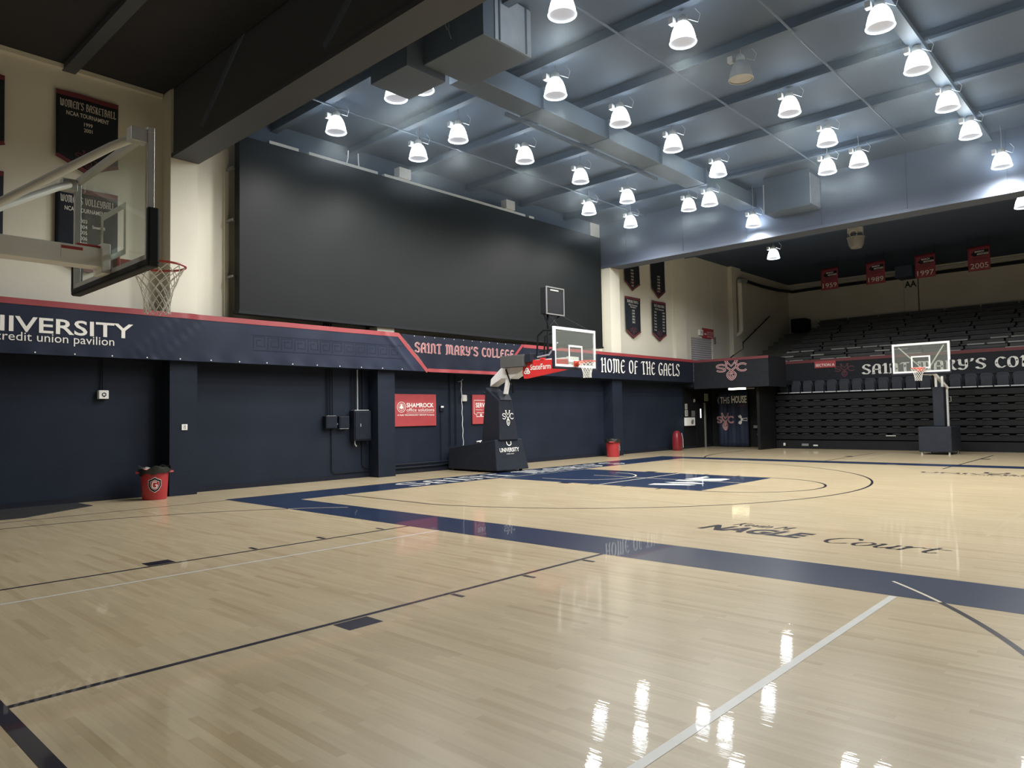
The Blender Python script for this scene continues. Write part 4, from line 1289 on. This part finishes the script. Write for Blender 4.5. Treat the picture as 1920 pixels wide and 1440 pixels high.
# ------------------------------------------------------------------ basketball goals
def loc_map(origin, front, side):
    o, f, s = Vector(origin), Vector(front), Vector(side)
    return lambda p: o + s * p[0] + f * p[1] + Vector((0, 0, p[2]))
def backboard(t, T, frame='white_metal', rim='rim', struts=True, white_border=True, pad='pad_navy'):
    """local: a = along the board, b = out of the front face, z up from the floor"""
    zb_, zt_, hw, fw = 2.896, 3.963, .915, .05
    gl_ = MB(T).box(-hw, hw, -.012, 0, zb_, zt_).build('glass', M['glass'], t)
    fr = MB(T)
    fr.box(-hw, hw, -.05, .004, zt_ - fw, zt_)
    fr.box(-hw, hw, -.05, .004, zb_, zb_ + fw)
    fr.box(-hw, -hw + fw, -.05, .004, zb_ + fw, zt_ - fw)
    fr.box(hw - fw, hw, -.05, .004, zb_ + fw, zt_ - fw)
    fr.build('frame', M[frame], t, bevel=.004)
    if white_border:
        bd = MB(T)
        for a0, a1, z0_, z1_ in ((-hw + .004, hw - .004, zt_ - .075, zt_ - .004), (-hw + .004, hw - .004, zb_ + .004, zb_ + .075),
                                 (-hw + .004, -hw + .075, zb_ + .075, zt_ - .075), (hw - .075, hw - .004, zb_ + .075, zt_ - .075)):
            bd.box(a0, a1, .0045, .006, z0_, z1_)
        bd.build('border', M['white_metal'], gl_)
    sq = MB(T)
    for a0, a1, z0_, z1_ in ((-.305, .305, 3.45, 3.50), (-.305, .305, 3.05, 3.10), (-.305, -.255, 3.10, 3.45), (.255, .305, 3.10, 3.45)):
        sq.box(a0, a1, .001, .004, z0_, z1_)
    sq.build('target_square', M['white_metal'], gl_)
    pd = MB(T)
    pd.box(-hw - .03, hw + .03, -.06, .035, zb_ - .055, zb_ + .012)
    for q in (-1, 1):
        a0, a1 = sorted((q * (hw + .035), q * (hw - .012)))
        pd.box(a0, a1, -.06, .035, zb_ - .03, zb_ + .42)
    pd.build('edge_padding', M[pad], t, bevel=.018)
    # ring, 0.6 m from the board to the far edge
    rc = Vector((0, .38, 3.05))
    rg = MB(T)
    n = 36
    rg.tube([(rc.x + .235 * math.cos(2 * math.pi * k / n), rc.y + .235 * math.sin(2 * math.pi * k / n), rc.z) for k in range(n + 1)], .0105, 8, cap=False)
    rm_ = rg.build('rim', M[rim], t, smooth=True)
    br = MB(T)
    br.box(-.10, .10, .004, .03, 2.93, 3.08)
    br.box(-.10, .10, .03, .17, 2.97, 3.05)
    br.bar((-.09, .03, 3.0), (-.16, .22, 3.04), .02, .03)
    br.bar((.09, .03, 3.0), (.16, .22, 3.04), .02, .03)
    br.build('rim_bracket', M[rim], rm_, bevel=.005)
    nt_ = MB(T)
    N_, lev = 12, 8
    def rr(q):
        return .232 - .125 * (1 - (1 - q) ** 2.2)
    for k in range(N_):
        for sgn in (-1, 1):
            pts_ = []
            for j in range(lev + 1):
                q = j / lev
                a = 2 * math.pi * (k + sgn * 0.5 * j) / N_
                r_ = rr(q) * (1 + .02 * math.sin(5 * k + j))
                pts_.append((rc.x + r_ * math.cos(a), rc.y + r_ * math.sin(a), rc.z - .012 - .43 * q))
            nt_.tube(pts_, .0042, 4, cap=False)
    nt_.build('net', M['net'], rm_, smooth=True)

# --- goal nearest the camera: side court, faces away along the cross court
t = thing('portable_goal', 'nearest basketball goal seen from behind, clear board with charcoal edge padding', 'basketball goal', (6.40, -9.2, 0), 'basketball goals')
T = loc_map((6.38, -5.64, 0), (0, 1, 0), (1, 0, 0))
backboard(t, T, 'silver', 'rim_red', white_border=False, pad='pad_black')
MB(T).box(-.085, .085, -3.6, -.10, 2.955, 3.12).build('arm', M['white_metal'], t, bevel=.008)
MB(T).box(-.11, .11, -.12, -.05, 2.90, 3.16).build('mounting_plate', M['white_metal'], t, bevel=.006)
MB(T).box(.03, .075, -.30, -.12, 3.06, 3.14).build('hinge_block', M['rim_red'], t)
lb = MB(T)
lb.box(.0855, .087, -.42, -.26, 3.0, 3.10)
o = lb.build('label_sticker', M['white_paint'], t)
MB(T).box(.0872, .0885, -.42, -.26, 3.075, 3.10).build('label_stripe', M['sign_red'], t)
for q in (-1, 1):
    MB(T).tube([(q * .80, -.12, 3.88), (q * .72, -.25, 3.80), (q * .05, -.98, 3.26), (q * .04, -1.25, 3.10)], .033, 10).build('brace', M['white_metal'], t, smooth=True)
    MB(T).box(q * .86 - .05, q * .86 + .05, -.17, -.045, 3.83, 3.94).build('brace_bracket', M['silver'], t, bevel=.004)
MB(T).bar((0, -3.5, 2.95), (0, -3.9, 0.9), .16, .16).build('mast', M['white_metal'], t, bevel=.01)
MB(T).box(-.5, .5, -5.4, -3.4, 0.08, 0.95).build('base', M['pad_navy'], t, bevel=.03)
for q in (-.4, .4):
    for d in (-5.2, -3.6):
        MB(T).tube([(q - .03, d, .04), (q + .03, d, .04)], .04, 12).build('wheel', M['black'], t, smooth=True)

# --- main court goal with the padded base and the red panel
t = thing('portable_goal', 'main court goal with navy padded base, white arm and red sponsor panel', 'basketball goal', (-1.9, 7.6, 0), 'basketball goals')
T = loc_map((1.22, 7.62, 0), (1, 0, 0), (0, 1, 0))
backboard(t, T, 'white_metal', 'rim')
b = MB()
b.hexa([(-3.30, 7.0, .05), (-1.12, 6.90, .05), (-1.12, 8.28, .05), (-3.30, 8.2, .05)],
       [(-3.25, 7.0, .68), (-1.25, 6.98, .95), (-1.25, 8.12, .95), (-3.25, 8.2, .68)])
b.build('base', M['pad_navy'], t, bevel=.03)
b = MB()
b.hexa([(-1.95, 7.12, .82), (-1.19, 7.10, .92), (-1.19, 7.92, .92), (-1.95, 7.92, .82)],
       [(-1.80, 7.16, 2.48), (-1.25, 7.18, 2.08), (-1.25, 7.72, 2.08), (-1.80, 7.72, 2.48)])
b.build('upright_pad', M['pad_navy'], t, bevel=.03)
b = MB()
b.hexa([(-1.34, 7.20, 2.08), (-1.22, 7.20, 2.08), (-1.22, 7.70, 2.08), (-1.34, 7.70, 2.08)],
       [(-1.62, 7.22, 2.36), (-1.36, 7.22, 2.32), (-1.36, 7.68, 2.32), (-1.62, 7.68, 2.36)])
b.build('pad_cap', M['pad_navy'], t, bevel=.015)
def fb(u, v):
    return (-1.115 - (v - .05) * .145 + .012, u, v)
MB().flat(text('UNIVERSITY', 7.10, 7.92, .58, .70, bold=.015) + text('credit union', 7.36, 7.68, .51, .545) +
          ribbon(smooth_pts([(7.42, .88), (7.44, .80), (7.52, .765), (7.60, .80), (7.60, .88)], 4), .03), fb).build('lettering', M['white_paint'], t, fix=False)
def fu(u, v):
    return (-1.19 - (v - .92) * .052 + .014, u, v)
MB().flat(emblem(7.26, 7.72, 1.34, 1.78, .075), fu).build('emblem', M['white_paint'], t, fix=False)
for y in (7.05, 8.1):
    for x in (-3.1, -1.3):
        MB().tube([(x, y, .0), (x, y, .06)], .05, 12).build('caster', M['black'], t, smooth=True)
# rear lever arm and the forward arm
P = [(-1.86, 2.50), (-1.82, 2.72), (-1.40, 3.03), (-.52, 3.10), (-.52, 2.93), (-1.02, 2.70), (-1.38, 2.72)]
MB().prism([(a, 7.42, c) for a, c in P], (0, .36, 0)).build('rear_arm', M['white_metal'], t, bevel=.012)
MB().prism([(-1.22, 7.44, 2.74), (-1.10, 7.44, 2.74), (-1.22, 7.44, 2.26), (-1.34, 7.44, 2.26)], (0, .09, 0)).build('strut', M['white_metal'], t, bevel=.006)
MB().bar((-1.18, 7.40, 2.98), (-.98, 7.40, 2.52), .03, .03).build('gas_strut', M['black_metal'], t)
MB().bar((-.98, 7.50, 2.66), (-1.0, 7.50, 2.28), .05, .05).build('gas_strut', M['black_metal'], t)
MB().box(-1.22, -.32, 7.2, 7.74, 3.01, 3.35).build('counterweight_cover', M['cover_grey'], t, bevel=.012)
MB().box(-.30, -.10, 7.25, 7.70, 3.12, 3.37).build('motor_box', M['pad_navy'], t, bevel=.012)
MB().box(-.52, 1.12, 7.46, 7.58, 3.10, 3.19).build('front_arm', M['white_metal'], t, bevel=.008)
MB().box(-.52, 1.12, 7.66, 7.78, 3.10, 3.19).build('front_arm', M['white_metal'], t, bevel=.008)
MB().box(1.08, 1.16, 7.40, 7.84, 2.90, 3.20).build('mounting_plate', M['white_metal'], t, bevel=.006)
# red panel under the arm
fl = t
P = [(-.50, 2.84), (-.46, 3.06), (-.36, 3.19), (1.14, 3.13), (1.14, 2.84), (-.30, 2.665), (-.44, 2.67)]
MB().prism([(a, 7.36, c) for a, c in P], (0, .03, 0)).build('sponsor_panel', M['flag_red'], t, bevel=.006)
F = text('StateFarm', -.19, .56, 2.90, 3.06, bold=.012)
MB().flat(F, onY(7.352)).build('lettering', M['white_paint'], t, fix=False)
F = []
for a in (90, 210, 330):
    F += ring2(-.315 + .058 * math.cos(math.radians(a)), 2.87 + .05 * math.sin(math.radians(a)), .05, .038, 14, .034)
MB().flat(F, onY(7.352)).build('printed_mark', M['white_paint'], t, fix=False)
for x in (-.30, .18):
    MB().box(x, x + .12, 7.34, 7.44, 3.17, 3.22).build('panel_clip', M['flag_red'], t)
# padded black frame behind the board
for q in (7.1, 8.14):
    MB().tube([(1.15, q, 3.9), (.32, 7.62 + (q - 7.62) * .5, 3.98), (.02, 7.62 + (q - 7.62) * .3, 3.86), (-.04, 7.62 + (q - 7.62) * .3, 3.24)], .026, 8).build('rear_brace', M['black_metal'], t, smooth=True)
MB().tube([(-.02, 7.58, 3.42), (.9, 7.58, 3.5), (1.14, 8.2, 3.7)], .018, 8).build('rear_brace', M['black_metal'], t, smooth=True)
MB().tube([(.0, 7.45, 3.26), (.42, 7.45, 3.30), (.46, 7.45, 3.34), (1.1, 7.0, 3.55)], .022, 8).build('rear_brace', M['galv'], t, smooth=True)

# --- shot clock above the main goal
t = thing('shot_clock', 'black square shot clock with a silver edge above the main court backboard', 'shot clock', (.30, 7.86, 3.98))
MB().box(.12, .34, 7.48, 8.24, 4.46, 5.22).build('housing', M['black'], t, bevel=.012)
b = MB()
for y0_, y1_, z0_, z1_ in ((7.47, 8.27, 5.20, 5.235), (7.47, 8.27, 4.445, 4.48), (7.47, 7.505, 4.48, 5.20), (8.235, 8.27, 4.48, 5.20)):
    b.box(.33, .355, y0_, y1_, z0_, z1_)
b.build('edge_trim', M['grey'], t)
MB().box(.34, .345, 7.66, 8.02, 5.13, 5.165).build('name_strip', M['pale_grey'], t)
MB().box(.34, .344, 7.52, 8.22, 4.50, 5.10).build('display', M['black'], t)
MB().tube([(.2, 7.7, 4.46), (.2, 7.7, 4.0), (.2, 7.66, 3.30), (.2, 7.66, 3.19)], .035, 10).build('pole', M['black_metal'], t, smooth=True)
MB().tube([(.22, 7.5, 4.46), (.25, 7.62, 4.2), (.22, 7.7, 4.05)], .02, 8).build('fork', M['black_metal'], t, smooth=True)
MB().tube([(.22, 8.2, 4.46), (.25, 7.95, 4.34), (.22, 7.72, 4.12)], .02, 8).build('fork', M['black_metal'], t, smooth=True)
MB().tube([(.30, 7.60, 4.44), (1.18, 6.95, 3.99)], .008, 6).build('stay', M['black_metal'], t)
MB().tube([(.34, 8.2, 4.44), (1.18, 8.3, 3.97)], .005, 6).build('stay', M['black_metal'], t)

# --- far goal in front of the stand
t = thing('portable_goal', 'far basketball goal with navy box base in front of the dark stand', 'basketball goal', (6.8, 21.7, 0), 'basketball goals')
T = loc_map((6.52, 20.6, 0), (0, -1, 0), (-1, 0, 0))
backboard(t, T, 'white_metal', 'rim')
MB().box(6.26, 7.30, 20.95, 22.4, .10, .99).build('base', M['pad_navy'], t, bevel=.025)
for x in (6.34, 7.20):
    for y in (21.05, 22.3):
        MB().tube([(x, y, 0), (x, y, .11)], .035, 10).build('caster', M['silver'], t, smooth=True)
MB().box(6.68, 7.04, 21.3, 21.7, .99, 2.40).build('mast_pad', M['pad_navy'], t, bevel=.03)
for x in (6.74, 6.94):
    MB().box(x, x + .07, 21.45, 21.52, 2.40, 2.78).build('post', M['white_metal'], t)
MB().bar((6.74, 21.30, 2.92), (7.02, 22.0, 2.36), .10, .08).build('lever', M['white_metal'], t, bevel=.006)
MB().box(6.96, 7.03, 22.0, 22.08, .99, 2.44).build('rear_post', M['white_metal'], t)
MB().tube([(7.03, 22.0, 2.05), (7.12, 22.0, 2.05), (7.12, 22.0, 1.88), (7.03, 22.0, 1.88)], .012, 6).build('crank', M['silver'], t, smooth=True)
MB().bar((6.62, 21.48, 2.88), (6.52, 20.66, 3.02), .10, .12).build('arm', M['white_metal'], t)
for q in (-1, 1):
    MB().bar((6.52 + q * .72, 20.68, 3.84), (6.56 + q * .07, 21.1, 3.02), .035, .035).build('brace', M['white_metal'], t)
MB().box(6.46, 6.64, 21.0, 21.5, 2.84, 3.02).build('arm_head', M['white_metal'], t)

# ------------------------------------------------------------------ ducts and ceiling equipment
t = thing('air_duct', 'long rectangular air duct hung below the roof between the lamp rows', 'duct', (2.75, 8, 8.45))
MB().box(2.44, 3.05, 2.0, 15.28, 8.45, 8.90).build('duct', M['duct'], t, bevel=.01)
for y in (4.2, 6.7, 9.2, 11.7):
    MB().box(2.42, 3.12, y, y + .04, 8.43, 8.92).build('joint_flange', M['duct'], t)
MB().box(2.30, 2.36, 3.8, 10.2, 8.38, 8.46).build('side_rail', M['duct'], t)
t = thing('fan_housing', 'large box fan housing with a side painted as lit, high on the left', 'duct', (3.9, 1.4, 8.16))
MB().box(3.1, 4.68, .75, 1.98, 8.19, 9.11).build('housing', M['duct'], t, bevel=.01)
MB().box(4.68, 4.70, 1.03, 1.98, 8.21, 9.08).build('painted_lit_side', M['galv'], t)  # paler sheet, paints in the light falling on this side
for y in (1.12, 1.82):
    MB().box(4.70, 4.72, y, y + .03, 8.22, 9.08).build('rod', M['duct'], t)
MB().box(2.0, 3.1, .35, 1.3, 8.05, 9.1).build('intake', M['duct'], t, bevel=.01)
for k, (y, z) in enumerate(((.74, 8.75), (.74, 8.55))):
    MB().tube([(3.72 + .1 * k, y, z + .15), (3.74 + .1 * k, y - .02, z), (3.80 + .1 * k, y - .02, z - .16)], .012, 6).build('loose_wire', M['silver'], t, smooth=True)
t = thing('fan_housing', 'smaller box duct with a side painted as lit against the far girder', 'duct', (4.4, 14.9, 7.9))
MB().box(3.64, 5.12, 14.5, 15.28, 7.96, 9.11).build('housing', M['duct'], t, bevel=.01)
MB().box(5.12, 5.14, 14.47, 15.28, 8.0, 8.95).build('painted_lit_side', M['galv'], t)  # bright sheet stands for the lit face of the box
MB().box(3.64, 3.66, 14.48, 14.5, 7.96, 8.9).build('corner_angle', M['pale_grey'], t)
# conduits strapped under the joists
for k, (x, ya, yb_, wd_) in enumerate(((5.62, 2.0, 13.8, .022), (8.05, 2.5, 13.5, .022), (-.95, .8, 14.8, .018))):
    o = MB().tube([(x, ya, 8.88), (x, yb_, 8.88)], wd_, 8).build('ceiling_conduit', M['duct'], smooth=True)
    tag(o, ('pale roof conduit right of the long air duct', 'pale roof conduit between the third and fourth lamp rows', 'thin roof conduit above the lamp row nearest the video screen')[k], 'pipe')
o = MB().box(9.52, 9.78, 1.2, 15.0, 8.80, 8.90).build('cable_tray', M['duct'])
tag(o, 'wide pale cable tray above the rightmost lamp row', 'cable tray')
# hanging speaker behind the far girder
t = thing('hanging_speaker', 'unlit grey cup shaped fitting hanging just behind the far girder', 'speaker', (5.3, 18, 7.12))
MB().lathe([(0.0, 7.12), (.17, 7.13), (.23, 7.22), (.27, 7.46), (.29, 7.50), (.27, 7.53), (.1, 7.55)], (5.32, 18, 0), 24).build('cup', M['grey'], t, smooth=True)
MB().box(5.08, 5.54, 17.9, 18.1, 7.66, 7.82).build('frame', M['pale_grey'], t)
for x in (5.06, 5.54):
    MB().box(x, x + .025, 17.99, 18.01, 7.48, 7.92).build('yoke', M['silver'], t)
MB().tube([(5.32 + .12 * math.cos(a), 17.74, 7.58 + .12 * math.sin(a)) for a in [k * .5 for k in range(13)]], .008, 6).build('cable_loop', M['white_metal'], t, smooth=True)
MB().tube([(5.32, 18, 7.82), (5.32, 18, 9.0)], .012, 6).build('stem', M['black_metal'], t)

# ------------------------------------------------------------------ high-bay lamps
def lamp(label, x, y, z, lit=True, grp='high bay lamps over the court'):
    """z = rim height; hung on a cable of length drop above the bell"""
    t = thing('high_bay_lamp', label, 'lamp', (x, y, z), grp)
    top = 9.0 if y > 15.5 or y < -1 else 9.12
    for yj in JOISTS:
        if abs(y - yj) < .09:
            top = 8.90
    if 9.50 < x < 9.80 and y < 14:
        top = 8.80
    if 2.44 < x < 3.05:
        top = 8.45
    drop = top - z - .50 - .002
    R = .235
    prof = [(R, 0), (R * .985, .03), (R * .93, .10), (R * .82, .20), (R * .66, .29), (R * .50, .345), (R * .40, .36)]
    MB().lathe(prof, (x, y, z), 24).build('bell', M['bell'] if lit else M['dead_bell'], t, smooth=True)
    n = 28
    MB().tube([(x + R * math.cos(2 * math.pi * k / n), y + R * math.sin(2 * math.pi * k / n), z) for k in range(n + 1)], .012, 6, cap=False).build('rim_ring', M['ring'] if lit else M['dead_bell'], t, smooth=True)
    MB().disc((x, y, z + .012), R * .96).build('lens', M['lens'] if lit else M['dead_bell'], t)
    MB().lathe([(.0, .36), (.095, .36), (.085, .46), (.05, .50), (.0, .50)], (x, y, z), 14).build('cap', M['pale_grey'], t, smooth=True)
    a = Vector((-.73, -.68, 0)) * .02
    MB().box(x - .20, x - .10, y - .17, y - .05, z + .34, z + .46).build('ballast_box', M['pale_grey'], t, bevel=.008)
    MB().tube([(x, y, z + .48), (x + .01, y, z + .50 + drop * .5), (x, y, z + .50 + drop)], .008, 6).build('cable', M['silver'], t, smooth=True)
    MB().tube([(x + .06, y + .06, z + .44), (x + .22, y + .16, z + .36), (x + .26, y + .18, z + .50), (x + .18, y + .14, z + .62)], .006, 5).build('lead', M['silver'], t, smooth=True)
    if lit:
        ld = bpy.data.lights.get('lamp_light')
        if ld is None:
            ld = bpy.data.lights.new('lamp_light', 'SPOT')
            ld.energy = LAMP_WATTS
            ld.color = LAMP_COLOR
            ld.spot_size = math.radians(174)
            ld.spot_blend = 0.65
            ld.shadow_soft_size = .20
        lo = bpy.data.objects.new('lamp_light', ld)
        C.objects.link(lo)
        lo.parent = t
        lo.location = (0, 0, -.24)
    return t

rows = [
 ('row nearest the video screen', [(-.97, 1.54), (-.97, 4.01), (-.95, 11.31), (-.91, 13.72)], 8.30),
 ('row just left of the long air duct', [(1.41, 1.43), (.66, 3.90), (.84, 6.12), (.84, 8.51), (.70, 11.11), (1.60, 13.35)], 8.30),
 ('row just right of the long air duct', [(3.88, 3.68), (4.01, 5.87), (4.03, 8.19), (3.92, 10.83)], 8.30),
 ('row along the middle of the court', [(5.90, 1.40), (6.89, 3.64), (7.04, 8.10), (6.98, 10.63), (7.03, 12.87)], 8.30),
 ('row below the wide cable tray', [(9.63, 5.61), (9.67, 7.87), (9.67, 10.38), (9.68, 12.68)], 8.30),
]
for rn, ps, z in rows:
    for k, (x, y) in enumerate(ps):
        lamp(f'{ORD[k]} lit lamp from the near end, {rn}', x, y, z)
lamp('lit bell lamp half hidden beside the fan housing with the pale side', 2.04, 1.62, 8.34)
lamp('lit lamp of a tight pair left of the far box duct, nearer the duct', 3.02, 12.04, 7.90)
lamp('lit bell lamp on a looped cable directly in front of the far box duct', 6.20, 12.86, 8.30)
lamp('lit lamp hanging lowest, close to the far girder at the end of the cable tray', 9.99, 14.85, 8.0)
lamp('lit bell lamp tucked behind the far box duct, brightening the girder face', 3.05, 15.0, 7.78)
lamp('single lit bell lamp over the stand, below the far girder', 1.54, 20.18, 7.72)
lamp('lit bell lamp at the right edge of the view, beyond the far girder', 9.95, 18.66, 7.70)
lamp('unlit grey bell lamp on a long cable among the lit ones', 7.0, 5.74, 8.30, lit=False)
# lamps under the near side roof, behind the camera
for x in (2.5,):
    lamp('lit bell lamp under the near side roof', x, -11.8, 7.72, grp='lamps under the near side roof')
# the rows go on over the rest of the court, beyond the right edge of the view
for x in (12.7, 15.7, 18.7):
    for y in (5.8, 8.0, 10.6, 12.9):
        lamp('lit bell lamp over the far end of the court', x, y, 8.30, grp='lamps over the far end of the court')

# ------------------------------------------------------------------ thin scattering volume, added to imitate lens bloom around the lamps
hz = bpy.data.materials.new('bloom_haze')
hz.use_nodes = True
nt = hz.node_tree
nt.nodes.clear()
ho = nt.nodes.new('ShaderNodeOutputMaterial')
hv = nt.nodes.new('ShaderNodeVolumeScatter')
hv.inputs['Color'].default_value = (0.72, 0.87, 1.0, 1)
hv.inputs['Density'].default_value = 0.011
hv.inputs['Anisotropy'].default_value = 0.2
nt.links.new(hv.outputs[0], ho.inputs['Volume'])
o = MB().box(-2.78, 28, -0.80, 15.26, 7.3, 9.11).build('bloom_haze', hz)
tag(o, 'thin pale blue volume added under the roof to imitate lens bloom around the lamps', 'bloom_haze', kind='stuff')
